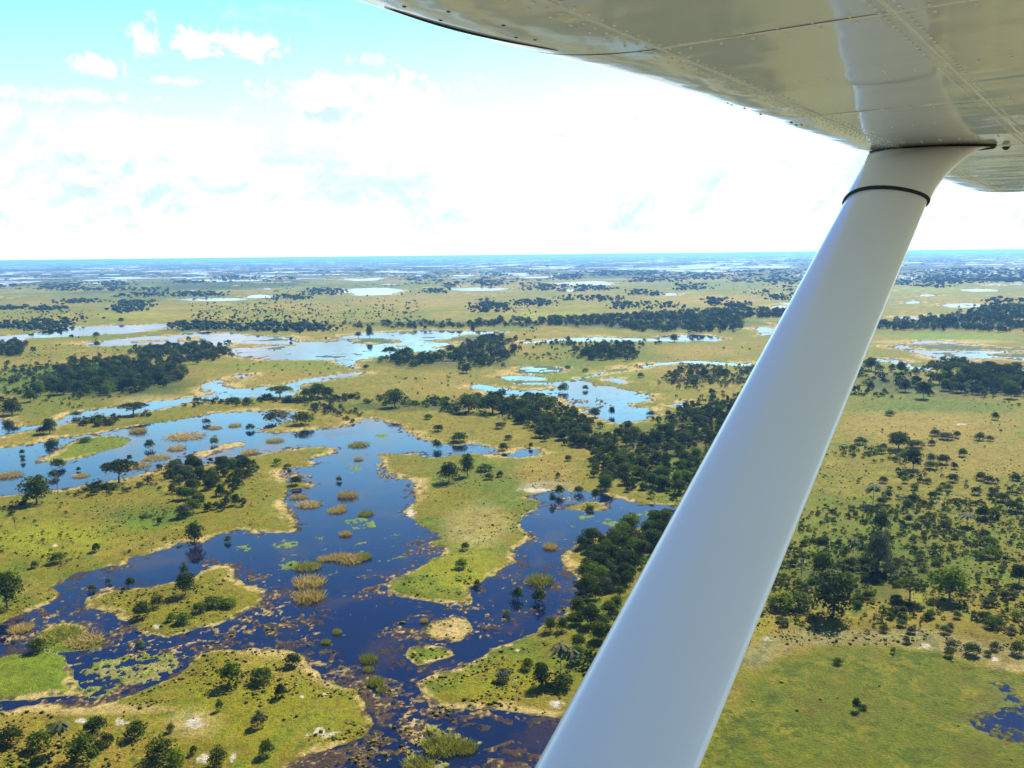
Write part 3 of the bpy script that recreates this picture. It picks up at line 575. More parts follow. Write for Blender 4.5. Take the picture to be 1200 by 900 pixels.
def b_leaf(base, tip, trans=.22):
    def f(nt):
        ca = nt.add('ShaderNodeVertexColor', layer_name='Col').outputs[0]
        rnd = nt.add('ShaderNodeObjectInfo').outputs['Random']
        c = nt.mix(rnd, base, tip)
        c = nt.mix(1.0, c, ca, 'MULTIPLY')
        d = nt.add('ShaderNodeBsdfPrincipled', {'Base Color': c, 'Roughness': .8, 'Specular IOR Level': .05})
        t = nt.add('ShaderNodeBsdfTranslucent', {'Color': nt.mix(1.0, c, (1.25, 1.4, .6), 'MULTIPLY')})
        return nt.add('ShaderNodeMixShader', {0: trans, 1: d.outputs[0], 2: t.outputs[0]}).outputs[0]
    return f
M_leaf = mat('dark_tree_leaves', b_leaf((.018, .030, .001), (.056, .078, .002)))
M_leafg = mat('fresh_green_leaves', b_leaf((.062, .098, .002), (.085, .120, .003), .3))
M_grey = mat('grey_green_leaves', b_leaf((.055, .065, .034), (.070, .074, .036)))
M_reed = mat('dry_reed_blades', b_leaf((.24, .165, .060), (.32, .22, .080), .35))
M_reedg = mat('green_reed_blades', b_leaf((.13, .135, .014), (.19, .17, .022), .3))
def b_bark(nt):
    pos = nt.add('ShaderNodeTexCoord').outputs['Object']
    n = nt.noise(pos, 18.0, 4, .6)
    return nt.add('ShaderNodeBsdfPrincipled', {'Base Color': nt.mix(n, (.06, .045, .035), (.20, .17, .13)), 'Roughness': .95, 'Specular IOR Level': .1}).outputs[0]
M_bark = mat('weathered_bark', b_bark)
def plain_mesh(name, vfs, m):
    v, f, s = vfs; return mesh_obj(name, v, f, m, np.repeat(s[:, None], 3, 1), link=False)

PROTO = {}
R_ = np.random.default_rng(5)
def reg(kind, variants): PROTO[kind] = variants
def tree_set(m, tagname):
    out = []
    for i in range(6):
        r_ = np.random.default_rng(40 + i)
        out.append((plain_mesh('trunk', limbs(r_, .30, .24, .72, 5, .026), M_bark), plain_mesh('crown', crown_round(r_, 15 + i, 105, .034, .06 + .05 * (i % 3)), m)))
    return out
reg('tree', tree_set(M_leaf, 'd')); reg('greentree', tree_set(M_leafg, 'g')); reg('greytree', tree_set(M_grey, 'y'))
reg('umbrella', [(plain_mesh('trunk', limbs(np.random.default_rng(70 + i), .42, .36, .82, 6, .024), M_bark), plain_mesh('crown', crown_flat(np.random.default_rng(80 + i), 20 + i, 80, .038), M_leaf)) for i in range(3)])
reg('palm', [(plain_mesh('trunk', tube([(0, 0, -.02), (.012, 0, .3), (.0, .01, .6), (0, 0, .87)], [.022, .016, .019, .014]), M_bark), plain_mesh('crown', palm_crown(np.random.default_rng(90 + i)), M_grey)) for i in range(2)])
reg('snag', [(plain_mesh('trunk', limbs(np.random.default_rng(95 + i), .5, .22, .95, 7, .022), M_bark), plain_mesh('crown', leaves(np.random.default_rng(97 + i), (0, 0, .72), (.22, .22, .2), 46, .04), M_grey)) for i in range(2)])
def bush_set(m): return [plain_mesh('bush', bush_mesh(np.random.default_rng(120 + i), 9 + i % 4, 72, .048), m) for i in range(7)]
reg('bush', bush_set(M_leaf)); reg('greenbush', bush_set(M_leafg)); reg('greybush', bush_set(M_grey))
reg('reed', [plain_mesh('reed_clump', blades(np.random.default_rng(140 + i), 420, .5, 1.0, .010), M_reed) for i in range(3)])
reg('greenreed', [plain_mesh('reed_clump', blades(np.random.default_rng(150 + i), 420, .5, 1.0, .010), M_reedg) for i in range(3)])
NAME = dict(tree='tree', greentree='tree', greytree='tree', umbrella='umbrella_tree', palm='palm_tree', snag='bare_tree', bush='bush', greenbush='bush', greybush='bush', reed='reed_clump', greenreed='reed_clump')
CAT = dict(tree='tree', greentree='tree', greytree='tree', umbrella='tree', palm='palm tree', snag='tree', bush='bush', greenbush='bush', greybush='bush', reed='reeds', greenreed='reeds')
gsort_rad = rad
def zground(x, y):                                  # height of the land at a point (bilinear enough: nearest vertex)
    r = np.hypot(x, y); a = np.arctan2(x, y)
    ir = np.clip(np.searchsorted(rad, r), 1, len(rad) - 1); ia = np.clip(np.searchsorted(az, a), 1, len(az) - 1)
    g = gz.reshape(nr, na)
    return np.minimum(np.minimum(g[ir, ia], g[ir - 1, ia]), np.minimum(g[ir, ia - 1], g[ir - 1, ia - 1]))
def place(kind, x, y, h, wd, label, group=None, rz=None, var=None):
    pr = PROTO[kind]; k = var if var is not None else int(rng.integers(len(pr)))
    p = pr[k % len(pr)]; rz = rng.random() * 6.283 if rz is None else rz
    z = max(float(zground(np.array([x]), np.array([y]))[0]), -.05)
    if isinstance(p, tuple):
        o = bpy.data.objects.new(NAME[kind], None); o.empty_display_size = .1; COL.objects.link(o)
        for nm, me in zip(('trunk', 'crown'), p):
            c = bpy.data.objects.new(nm, me); COL.objects.link(c); c.parent = o
    else:
        o = bpy.data.objects.new(NAME[kind], p); COL.objects.link(o)
    o.location = (x, y, z); o.rotation_euler = (0, 0, rz); o.scale = (wd, wd, h)
    tag(o, label, CAT[kind], group); return o
taken = []
def spot(kind, px, py, hp, wp, label, group=None):  # base of the plant at (px, py) of the photograph, size as seen there
    x, y = onground([px], [py]); dep = float(topix(x, y)[2][0])
    taken.append((px, py - hp * .4, wp * .55))
    return place(kind, float(x[0]), float(y[0]), hp * dep / FPX * 1.06, wp * dep / FPX * 1.22, label, group)
SPOTS = [
 ('tree', 44, 591, 32, 32, 'broad leafy tree with a short trunk on the lagoon bank at the left edge'), ('umbrella', 140, 567, 27, 34, 'flat-topped tree leaning over the lagoon from the left bank'),
 ('snag', 68, 580, 23, 14, 'thin half-bare tree between the two big trees on the left lagoon bank'), ('bush', 62, 560, 9, 11, 'small dark bush on the water side of the thin bare tree'),
 ('tree', 14, 487, 17, 22, 'round dark tree at the left edge above the upper channel'), ('tree', 58, 509, 18, 15, 'upright tree at the left end of the strip between the channels'), ('bush', 50, 509, 9, 12, 'bush at the foot of the upright tree on the strip'),
 ('umbrella', 157, 487, 15, 27, 'flat-topped tree on the strip beside the upper channel'), ('bush', 175, 526, 12, 10, 'lone bush standing in the lagoon right of the long green island'), ('bush', 61, 524, 9, 13, 'dark bush in the water above the long green island'),
 ('bush', 68, 548, 11, 16, 'dark bush on the near shore of the long green island'), ('greybush', 90, 488, 7, 9, 'grey bush in the upper channel'), ('greybush', 11, 505, 14, 11, 'greyish bush in the pool at the left edge'), ('bush', 100, 519, 6, 14, 'low bushes on the far side of the long green island'),
 ('bush', 26, 532, 6, 6, 'small dark bush alone in the lagoon at far left'), ('bush', 27, 542, 6, 5, 'smaller dark bush alone in the lagoon below its neighbour'), ('bush', 152, 539, 7, 6, 'little bush in the lagoon above the flat-topped tree'), ('bush', 92, 552, 5, 5, 'little bush on a reed island in the left lagoon'),
 ('greenbush', 251, 521, 10, 10, 'green bush at the upper end of the sandbar in the lagoon'), ('bush', 293, 504, 8, 10, 'dark bush alone in the bay of the lagoon'), ('greybush', 242, 497, 7, 11, 'grey bush in the upper bay of the lagoon'), ('bush', 354, 498, 16, 21, 'large round bush on the grassy spit above the lagoon'),
 ('greybush', 325, 494, 15, 29, 'wide grey-green bush in the water at the head of the bay'), ('bush', 347, 569, 11, 13, 'dark bush on the muddy patch by the lagoon'), ('bush', 337, 549, 6, 9, 'small bush on the neck of the sandy spit'), ('bush', 397, 564, 6, 7, 'tiny bush alone in mid lagoon'),
 ('umbrella', 328, 467, 14, 24, 'spreading tree rising from the hedge-like thicket'), ('tree', 359, 467, 11, 12, 'smaller tree between the spreading tree and the tall pair'), ('tree', 373, 468, 17, 18, 'taller tree of the pair at the right end of the strip'), ('tree', 384, 467, 12, 13, 'shorter tree of the pair at the right end of the strip'),
 ('bush', 230, 471, 6, 8, 'small bush in the upper channel near the thicket'), ('bush', 241, 472, 5, 8, 'low bush beside the small bush in the upper channel'),
 ('tree', 526, 566, 22, 22, 'rounded tree casting a shadow on the green flat right of the lagoon'), ('tree', 548, 559, 26, 15, 'tall narrow tree on the green flat right of the lagoon'), ('bush', 568, 553, 8, 18, 'wide low bush right of the tall narrow tree'), ('bush', 573, 563, 8, 10, 'small bush below the wide low bush on the green flat'),
 ('bush', 586, 560, 7, 8, 'rightmost small bush on the green flat'), ('bush', 512, 526, 12, 11, 'dark bush standing in the narrow arm of water'), ('bush', 514, 506, 8, 11, 'bush on the grass above the narrow arm of water'), ('bush', 538, 518, 11, 19, 'broad dark bush on the bank of the narrow arm'),
 ('bush', 502, 492, 6, 9, 'small bush on open grass below the belt'), ('tree', 463, 478, 21, 23, 'single round tree standing in the belt of bushes'), ('bush', 590, 528, 9, 11, 'bush at the end of the narrow arm of water'), ('bush', 586, 503, 8, 11, 'dark bush below the right end of the belt'), ('bush', 596, 516, 6, 9, 'low bush near the small pond'),
 ('tree', 549, 484, 21, 27, 'left one of the two big rounded trees in the belt'), ('tree', 577, 485, 20, 25, 'right one of the two big rounded trees in the belt'), ('tree', 641, 485, 19, 28, 'big rounded tree at the top of the large thicket'),
 ('bush', 695, 547, 10, 10, 'bush left of the wide thicket on tan grass'), ('bush', 697, 560, 9, 10, 'bush below its twin left of the wide thicket'), ('bush', 666, 541, 7, 8, 'dark bush on the tan flat'), ('bush', 622, 525, 7, 5, 'slim bush beside the small pond'), ('bush', 656, 580, 13, 10, 'upright bush at the head of the right arm of the lagoon'),
 ('bush', 648, 589, 12, 9, 'bush with its foot in the right arm of the lagoon'), ('bush', 678, 578, 9, 11, 'bush on the bank between two upright bushes'), ('tree', 698, 585, 12, 9, 'small tree reflected in the right arm of the lagoon'), ('bush', 654, 561, 7, 5, 'slim bush on the tan flat above the right arm'), ('bush', 747, 511, 9, 9, 'bush with a pale top at the edge of the wide thicket'),
 ('bush', 717, 487, 12, 7, 'upright bush standing in the middle-distance pool'), ('greybush', 763, 487, 6, 11, 'grey bush at the right end of the middle-distance pool'), ('bush', 783, 488, 7, 7, 'dark bush on the bank right of the middle-distance pool'), ('bush', 660, 459, 10, 13, 'round bush in the upper middle-distance pool'), ('bush', 686, 457, 6, 7, 'smaller bush in the upper middle-distance pool'),
 ('bush', 751, 443, 6, 7, 'dark bush beside the white sand'), ('bush', 665, 432, 4, 7, 'dark bush on the tan grass above the salt flat'), ('bush', 686, 436, 4, 8, 'low bush by the thin creek'), ('bush', 693, 628, 6, 6, 'dark bush alone in the right arm of the lagoon'), ('bush', 692, 598, 6, 10, 'dark mound-shaped bush on the small island in the right arm'),
 ('tree', 8, 713, 40, 31, 'big dark tree cut by the left edge with its shadow beside it'), ('bush', 113, 648, 11, 10, 'pointed dark bush on the tongue of land'), ('bush', 67, 661, 13, 16, 'dark bush on the tongue of land beside bright grass'), ('bush', 41, 667, 9, 9, 'small round bush left of the larger one on the tongue of land'),
 ('snag', 18, 621, 15, 12, 'bare leafless tree at the left edge'), ('bush', 153, 688, 13, 10, 'upright bush on the far shore of the wooded island'), ('bush', 108, 693, 9, 10, 'bush in the channel left of the wooded island'), ('bush', 127, 684, 7, 7, 'tiny bush in the channel above the wooded island'),
 ('bush', 167, 724, 19, 21, 'round dark bush on the left of the wooded island'), ('bush', 185, 713, 16, 14, 'bush behind the round one on the wooded island'), ('bush', 45, 764, 17, 19, 'dark bush on the floating green marsh'), ('greenbush', 165, 759, 9, 10, 'small green bush at the edge of the drowned grass'),
 ('tree', 228, 636, 24, 20, 'dark tree on the bank above the wooded island'), ('bush', 267, 635, 8, 8, 'little bush alone in the channel right of the bank tree'), ('tree', 218, 699, 26, 22, 'leafy tree in the middle of the wooded island'), ('bush', 216, 673, 14, 9, 'slim bush at the water behind the island tree'),
 ('bush', 250, 712, 12, 24, 'long dark bush right of the island tree'), ('greenbush', 268, 712, 10, 20, 'bright bush at the right end of the island thicket'), ('bush', 233, 719, 12, 16, 'bush in front of the island tree'), ('greenbush', 215, 731, 12, 18, 'green bush near the front shore of the wooded island'), ('greenbush', 201, 729, 10, 11, 'small green bush left of the front shore bush'),
 ('bush', 270, 806, 30, 27, 'largest dark bush on the near meadow'), ('bush', 307, 801, 17, 25, 'spreading dark bush right of the largest one'), ('bush', 343, 782, 16, 19, 'round dark bush by the shore of the near meadow'), ('bush', 329, 819, 18, 13, 'upright dark bush in the middle of the near meadow'), ('bush', 257, 835, 15, 8, 'slim dark bush below the largest one'),
 ('greybush', 303, 854, 20, 16, 'blue-green bush with stiff leaves on the near meadow'), ('bush', 313, 887, 20, 15, 'cone-shaped bush at the bottom of the near meadow'), ('bush', 255, 898, 21, 20, 'round bush at the bottom edge beside bare sand'), ('bush', 227, 886, 11, 9, 'little bush left of the bare sand'), ('bush', 200, 860, 10, 9, 'little dark bush above the bright bottom bush'),
 ('greenbush', 207, 900, 20, 22, 'bright green bush at the bottom edge'), ('bush', 113, 862, 22, 24, 'round dark bush beside the white sand patch'), ('bush', 160, 866, 20, 24, 'dark bush right of the white sand patch'), ('bush', 98, 894, 32, 32, 'big bush at the lower left'), ('bush', 126, 876, 15, 15, 'bush joined to the right of the big lower left bush'), ('bush', 116, 884, 15, 14, 'low bush in front of the big lower left bush'),
 ('palm', 73, 881, 35, 20, 'slender palm among the lower left bushes'), ('bush', 13, 875, 22, 27, 'dark bush at the lower left corner'), ('bush', 46, 879, 22, 28, 'wide dark bush left of the slender palm'), ('bush', 190, 892, 25, 30, 'broad dark bush at the bottom edge left of the sand'), ('bush', 47, 898, 10, 14, 'small bush below the wide dark one'), ('bush', 62, 862, 13, 15, 'bush behind the slender palm'),
 ('palm', 657, 796, 42, 22, 'taller palm at the foot of the strut'), ('palm', 668, 795, 33, 20, 'shorter palm at the foot of the strut'), ('bush', 618, 785, 13, 15, 'round bush on the tongue of grass left of the palms'), ('greybush', 590, 799, 14, 19, 'grey bush on the tongue of grass at the shore'), ('tree', 634, 806, 28, 20, 'dark leafy tree in front of the palms'), ('bush', 660, 808, 17, 24, 'dark bush below the palms'),
 ('bush', 606, 702, 16, 13, 'left one of two bushes standing in the right arm of the lagoon'), ('bush', 632, 706, 19, 16, 'right one of two bushes standing in the right arm of the lagoon'), ('greenbush', 594, 722, 8, 9, 'small green bush left of the two in the water'), ('bush', 545, 645, 9, 9, 'dark bush on the middle tongue of land'), ('greenbush', 541, 667, 11, 14, 'green bush on the bright grass of the middle tongue'), ('bush', 559, 687, 8, 8, 'bush at the shore of the middle tongue'),
 ('tree', 976, 724, 50, 48, 'largest spreading tree in the savanna right of the strut'), ('tree', 964, 677, 27, 25, 'dark round tree behind the largest savanna tree'), ('bush', 996, 668, 14, 17, 'left one of two dark bushes under the slim palm'), ('bush', 1012, 667, 14, 17, 'right one of two dark bushes under the slim palm'), ('umbrella', 1066, 706, 27, 32, 'flat-topped tree with a pale trunk on the savanna'),
 ('palm', 999, 663, 31, 14, 'slim palm rising above two dark bushes'), ('snag', 938, 693, 42, 14, 'tall thin bare tree against the strut'), ('greytree', 1029, 672, 46, 28, 'tall grey-green tree in mid savanna'), ('greenbush', 915, 715, 20, 30, 'bright green bush against the strut'), ('bush', 937, 714, 19, 27, 'dark bush right of the bright one against the strut'),
 ('greentree', 1113, 704, 36, 38, 'light green round tree with a visible trunk on the savanna'), ('palm', 1023, 592, 23, 17, 'small palm left of the island thicket'), ('palm', 1133, 618, 15, 17, 'small palm right of the island thicket'), ('greenbush', 1159, 641, 12, 17, 'upper one of two bright bushes near the right edge'), ('greenbush', 1160, 655, 13, 16, 'lower one of two bright bushes near the right edge'),
 ('tree', 1194, 686, 22, 17, 'tree cut by the right edge above the scrub'), ('tree', 1032, 626, 24, 20, 'dark tree with a grey crown below the small palm'), ('bush', 1144, 581, 10, 11, 'pointed bush on the meadow right of the island thicket'), ('bush', 1117, 566, 10, 12, 'round bush above the pointed one'), ('bush', 1149, 564, 10, 11, 'left one of two joined dark bushes on the meadow'), ('bush', 1158, 567, 9, 12, 'right one of two joined dark bushes on the meadow'),
 ('bush', 1175, 589, 11, 15, 'dark bush in the scrub near the right edge'), ('bush', 1187, 601, 14, 18, 'larger dark bush in the scrub at the right edge'), ('bush', 1151, 609, 15, 15, 'left one of the paired bushes below the scrub'), ('bush', 1164, 608, 13, 14, 'right one of the paired bushes below the scrub'),
 ('tree', 1053, 527, 19, 23, 'bushy dark tree at the edge of the smooth meadow'), ('bush', 1073, 526, 10, 20, 'low wide bush right of the bushy dark tree'), ('greybush', 1109, 516, 9, 17, 'grey rounded bush on the smooth meadow'), ('greybush', 1096, 512, 9, 11, 'small grey bush left of the rounded one'), ('bush', 1121, 514, 8, 8, 'small dark bush right of the grey ones'),
 ('bush', 1148, 517, 9, 12, 'dark bush alone on the smooth meadow'), ('bush', 1160, 518, 7, 8, 'smaller dark bush beside the lone meadow bush'), ('bush', 1128, 536, 10, 9, 'dark bush in the middle of the meadow'), ('bush', 1105, 545, 12, 13, 'dark double bush on the meadow'), ('bush', 1092, 551, 10, 15, 'dark bush with a stalky tree behind it'), ('greytree', 1091, 543, 10, 10, 'small stalky tree behind a dark meadow bush'), ('tree', 1070, 551, 22, 19, 'leafy tree right of the bright thicket'),
 ('bush', 1118, 551, 9, 8, 'small bush below the middle of the meadow'), ('bush', 1092, 523, 7, 9, 'small bush between the dark tree and the grey bushes'), ('bush', 1035, 528, 8, 9, 'bush left of the bushy dark tree'), ('bush', 1008, 522, 9, 14, 'grey-topped bush at the left end of the bright thicket'), ('bush', 1043, 488, 6, 10, 'lone bush on the upper smooth meadow'), ('bush', 1166, 493, 10, 9, 'bush on a grey mound on the upper meadow'),
 ('tree', 1061, 460, 14, 14, 'round tree in the open woodland right of the strut'), ('tree', 1082, 468, 19, 15, 'taller tree with a shadow in the open woodland'), ('umbrella', 1098, 440, 14, 21, 'left one of two dark spreading trees at the wood edge'), ('umbrella', 1121, 440, 15, 19, 'right one of two dark spreading trees at the wood edge'), ('tree', 1056, 438, 13, 12, 'dark tree beside the pale track'), ('tree', 1021, 435, 15, 13, 'tree right against the strut above the open woodland'),
 ('bush', 1003, 835, 17, 9, 'dark upright bush alone in the flooded green meadow'), ('bush', 1011, 834, 6, 9, 'low bush touching the upright one in the flooded meadow'), ('greybush', 1115, 762, 11, 12, 'left one of the blurred bushes on the pale flat'), ('bush', 1139, 770, 15, 18, 'largest of the bushes on the pale flat'), ('bush', 1192, 769, 15, 16, 'bush on the pale flat at the right edge'),
 ('bush', 1157, 771, 7, 9, 'smallest of the bushes on the pale flat'), ('greybush', 1165, 764, 10, 11, 'bush behind the smallest one on the pale flat'),
 ('tree', 433, 396, 14, 8, 'tall dark tree on the island in the long lake'), ('tree', 420, 395, 6, 7, 'low tree beside the tall one in the long lake'), ('umbrella', 457, 419, 12, 15, 'spreading tree on the near shore of the long lake'), ('tree', 528, 414, 9, 12, 'round tree at the shore right of the long lake'), ('tree', 666, 404, 9, 6, 'dark tree below the river reach'), ('tree', 790, 401, 9, 10, 'dark tree standing in the river reach'),
 ('tree', 97, 377, 7, 4, 'thin tree beyond the lake at the left'), ('tree', 142, 378, 5, 6, 'round tree beyond the lake at the left'), ('greybush', 113, 396, 7, 7, 'grey bush between the two lakes'), ('greybush', 114, 406, 8, 6, 'pale bush at the left tip of the long lake'), ('tree', 554, 392, 13, 5, 'thin dark tree at the right end of the long lake'), ('bush', 429, 433, 6, 7, 'dark bush at the lower end of the long lake'),
]
for s in SPOTS: spot(*s)
REEDS = [  # x, y, width, height (picture), green?, where
 (217, 512, 36, 5, 0, 'wide brown reed bed in the upper bay of the lagoon'), (207, 526, 17, 5, 0, 'brown reed bed below the wide one in the upper bay'), (322, 517, 17, 4, 0, 'flat reed clump in the neck of the lagoon'), (293, 531, 16, 6, 0, 'reed clump beside the sandbar'), (252, 502, 13, 3, 0, 'thin reed clump in the upper bay'), (275, 499, 12, 4, 0, 'thin reed clump with a dark stalk in the upper bay'),
 (350, 583, 16, 5, 0, 'pinkish reed clump by the muddy bay'), (362, 592, 24, 6, 0, 'broad reed clump below the muddy bay'), (395, 599, 18, 6, 0, 'ochre reed clump in mid lagoon near the left shore'), (183, 537, 25, 4, 0, 'long brown reed clump in the left lagoon'), (158, 546, 28, 5, 0, 'brown reed clump behind the flat-topped tree'), (10, 558, 24, 6, 0, 'brown reed bed at the left edge of the lagoon'), (95, 558, 15, 4, 0, 'small reed island in the left lagoon'), (162, 506, 16, 7, 0, 'dark reed clump by the far shore of the lagoon'),
 (420, 522, 20, 5, 1, 'green reed clump in the upper right of the lagoon'), (420, 539, 9, 4, 0, 'small reed clump in the upper right of the lagoon'), (407, 582, 19, 9, 0, 'rounded reed clump in mid lagoon'), (429, 603, 15, 6, 1, 'dark green reed clump in mid lagoon'), (400, 595, 9, 5, 0, 'little reed clump touching the ochre one'),
 (363, 684, 30, 12, 0, 'tall russet reed bed in the centre of the dark water'), (363, 701, 30, 12, 0, 'tall tan reed bed in front of the russet one'), (360, 665, 26, 8, 1, 'greenish reed bed behind the russet one'), (380, 656, 14, 6, 0, 'small reed tuft left of the long reed bank'), (396, 654, 22, 7, 0, 'left half of the long reed bank'), (411, 656, 28, 8, 0, 'right half of the long reed bank'), (427, 654, 14, 8, 1, 'ragged green end of the long reed bank'), (405, 627, 12, 7, 0, 'small tan reed tuft above the long reed bank'),
 (633, 682, 26, 12, 1, 'green domed reed clump in the right arm of the lagoon'), (645, 642, 14, 8, 0, 'brown reed tuft in the right arm of the lagoon'), (432, 774, 17, 10, 1, 'uppermost of the reed clumps in the narrow dark channel'), (432, 786, 10, 7, 1, 'second of the reed clumps in the narrow dark channel'), (440, 802, 16, 11, 1, 'third of the reed clumps in the narrow dark channel'), (447, 810, 10, 6, 1, 'lowest of the reed clumps in the narrow dark channel'),
 (520, 876, 38, 17, 1, 'big yellow-green reed clump near the bottom edge'), (545, 878, 24, 12, 1, 'thin reeds right of the big yellow-green clump'), (490, 899, 32, 12, 1, 'vivid green reeds at the bottom edge'), (395, 742, 9, 7, 1, 'tiny reed tuft in the dark water below the reed beds'), (382, 754, 9, 7, 1, 'tiny reed tuft near the near meadow shore'), (497, 729, 7, 7, 0, 'tiny reed tuft left of the small straw island'), (72, 745, 40, 8, 1, 'fringe of green reeds on the floating marsh'), (100, 752, 34, 7, 0, 'straw fringe of the floating marsh'), (25, 738, 22, 8, 0, 'brown reeds on the bank at the left edge')]
for x, y, wd, hh, g, lb in REEDS: spot('greenreed' if g else 'reed', x, y, hh * .8, wd, lb, 'reed clumps in the lagoon')

# ---- woods and thickets: scatter, then the largest as individuals and the rest as one mass
def strut_hides(px, py):
    t = (py - 225) / 675.0
    return (px > 1000 - 375 * t - 6) & (px < 1095 - 275 * t + 6) & (py > 190)
items = []                                          # kind, x, y, h, w, apparent size, place name
tk = np.array(taken)
for poly, kd, dn, h0, h1, nm in WOODS:
    wpoly = Wp(poly); lo = wpoly.min(0); hi = wpoly.max(0)
    area = .5 * abs(np.dot(wpoly[:, 0], np.roll(wpoly[:, 1], 1)) - np.dot(wpoly[:, 1], np.roll(wpoly[:, 0], 1)))
    n = int(min(area / 1e4 * dn, 1500))
    if n == 0: continue
    m = int(n * max((hi - lo).prod() / area, 1) * 2.6) + 20
    x = lo[0] + rng.random(m) * (hi[0] - lo[0]); y = lo[1] + rng.random(m) * (hi[1] - lo[1])
    cl = fbm(x, y, 22 if kd == 'bush' else 40, 3, len(items) % 97)
    ok = inside(x, y, wpoly) & (rng.random(m) < (.38 + 1.5 * cl if kd == 'bush' and 'savanna' not in nm else .60 + .9 * cl))
    x, y = x[ok][:n], y[ok][:n]
    jt = np.where(rng.random(len(x)) < .22, .10, .025)
    x = x + rng.normal(size=len(x)) * jt * min(hi[0] - lo[0], 90); y = y + rng.normal(size=len(x)) * jt * min(hi[1] - lo[1], 260)
    z = zground(x, y); ok = z > -.02; x, y = x[ok], y[ok]
    h = h0 + (h1 - h0) * rng.random(len(x)) ** 1.6
    for a, b, c in zip(x, y, h):
        wd = c * (.85 + .5 * rng.random()) if kd == 'tree' else c * (1.0 + .7 * rng.random())
        k = kd
        u = rng.random()
        if kd == 'bush': k = 'greenbush' if ('bright' in nm and u < .6) or u < .16 else ('greybush' if 'grey' in nm and u < .6 or u > .93 else 'bush')
        else: k = 'greytree' if ('grey' in nm and u < .5) or u > .94 else ('greentree' if u < .12 else ('umbrella' if u < .155 else 'tree'))
        items.append([k, a, b, c, wd, 0, nm])
ix = np.array([[i[1], i[2]] for i in items]); pu, pv, pd = topix(ix[:, 0], ix[:, 1])
ih = np.array([i[3] for i in items]) * FPX / pd; iw = np.array([i[4] for i in items]) * FPX / pd
vis = (pu > 3) & (pu < 1197) & (pv - ih * .5 < 896) & ~strut_hides(pu, pv - ih * .4)
near_spot = np.zeros(len(items), bool)
for q in range(len(items)):
    if np.any(((tk[:, 0] - pu[q]) ** 2 + ((tk[:, 1] - (pv[q] - ih[q] * .4)) * 1.2) ** 2) < (tk[:, 2] * .75) ** 2): near_spot[q] = True
size = np.where(vis & ~near_spot, ih * iw, -1)
istree = np.array(['tree' in i[0] or i[0] == 'umbrella' for i in items])
n_spot_tree = sum(1 for s in SPOTS if CAT[s[0]] == 'tree'); n_spot_bush = sum(1 for s in SPOTS if CAT[s[0]] == 'bush')
single = np.zeros(len(items), bool)
for mask, quota in ((istree, 300 - n_spot_tree), (~istree, 300 - n_spot_bush)):
    cand = np.nonzero(mask & (size > 0))[0]
    single[cand[np.argsort(-size[cand])[:quota]]] = True
BOX = {}
for q in np.nonzero(single)[0]:
    b = BOX.setdefault(items[q][6], [9e9, -9e9, 9e9, -9e9]); b[0] = min(b[0], pu[q] - 1); b[1] = max(b[1], pu[q] + 1); b[2] = min(b[2], pv[q] - 1); b[3] = max(b[3], pv[q] + 1)
ADJ = dict(tree='dark green tree', greentree='fresh green tree', greytree='grey-green tree', umbrella='flat-topped tree', bush='dark green bush', greenbush='fresh green bush', greybush='grey-green bush')
for q in np.nonzero(single)[0]:
    k, x, y, h, wd, _, nm = items[q]
    sz = ('small ' if h < (5.5 if istree[q] else 1.9) else 'tall ' if h > (9 if istree[q] else 3.4) else '')
    bb = BOX[nm]; fx = (pu[q] - bb[0]) / (bb[1] - bb[0]); fy = (pv[q] - bb[2]) / (bb[3] - bb[2])
    where = ('near ' if fy > .66 else 'far ' if fy < .34 else '') + ('left' if fx < .34 else 'right' if fx > .66 else 'middle')
    place(k, float(x), float(y), float(h), float(wd), f'{sz}{ADJ[k]}, {where} of the {nm}', f'plants of the {nm}')

LEAFC = dict(tree=(.024, .039, .001), greentree=(.066, .100, .002), greytree=(.060, .068, .034), umbrella=(.023, .036, .001), bush=(.029, .044, .001), greenbush=(.068, .104, .002), greybush=(.060, .068, .034))
def b_mass(nt):
    ca = nt.add('ShaderNodeVertexColor', layer_name='Col').outputs[0]
    d = nt.add('ShaderNodeBsdfPrincipled', {'Base Color': ca, 'Roughness': .85, 'Specular IOR Level': .04})
    t = nt.add('ShaderNodeBsdfTranslucent', {'Color': nt.mix(1.0, ca, (1.25, 1.4, .6), 'MULTIPLY')})
    return nt.add('ShaderNodeMixShader', {0: .2, 1: d.outputs[0], 2: t.outputs[0]}).outputs[0]
M_mass = mat('thicket_leaves', b_mass)
LOWT = [crown_round(np.random.default_rng(300 + i), 8, 15, .085, .06) for i in range(5)]
LOWU = [crown_flat(np.random.default_rng(310 + i), 8, 11, .09) for i in range(2)]
LOWB = [bush_mesh(np.random.default_rng(320 + i), 5, 12, .11) for i in range(5)]
def ico():
    t = (1 + 5 ** .5) / 2
    v = np.array([(-1, t, 0), (1, t, 0), (-1, -t, 0), (1, -t, 0), (0, -1, t), (0, 1, t), (0, -1, -t), (0, 1, -t), (t, 0, -1), (t, 0, 1), (-t, 0, -1), (-t, 0, 1)], float)
    v /= np.linalg.norm(v[0])
    f = np.array([(0, 11, 5), (0, 5, 1), (0, 1, 7), (0, 7, 10), (0, 10, 11), (1, 5, 9), (5, 11, 4), (11, 10, 2), (10, 7, 6), (7, 1, 8), (3, 9, 4), (3, 4, 2), (3, 2, 6), (3, 6, 8), (3, 8, 9), (4, 9, 5), (2, 4, 11), (6, 2, 10), (8, 6, 7), (9, 8, 1)])
    return v, f
IV, IF = ico()
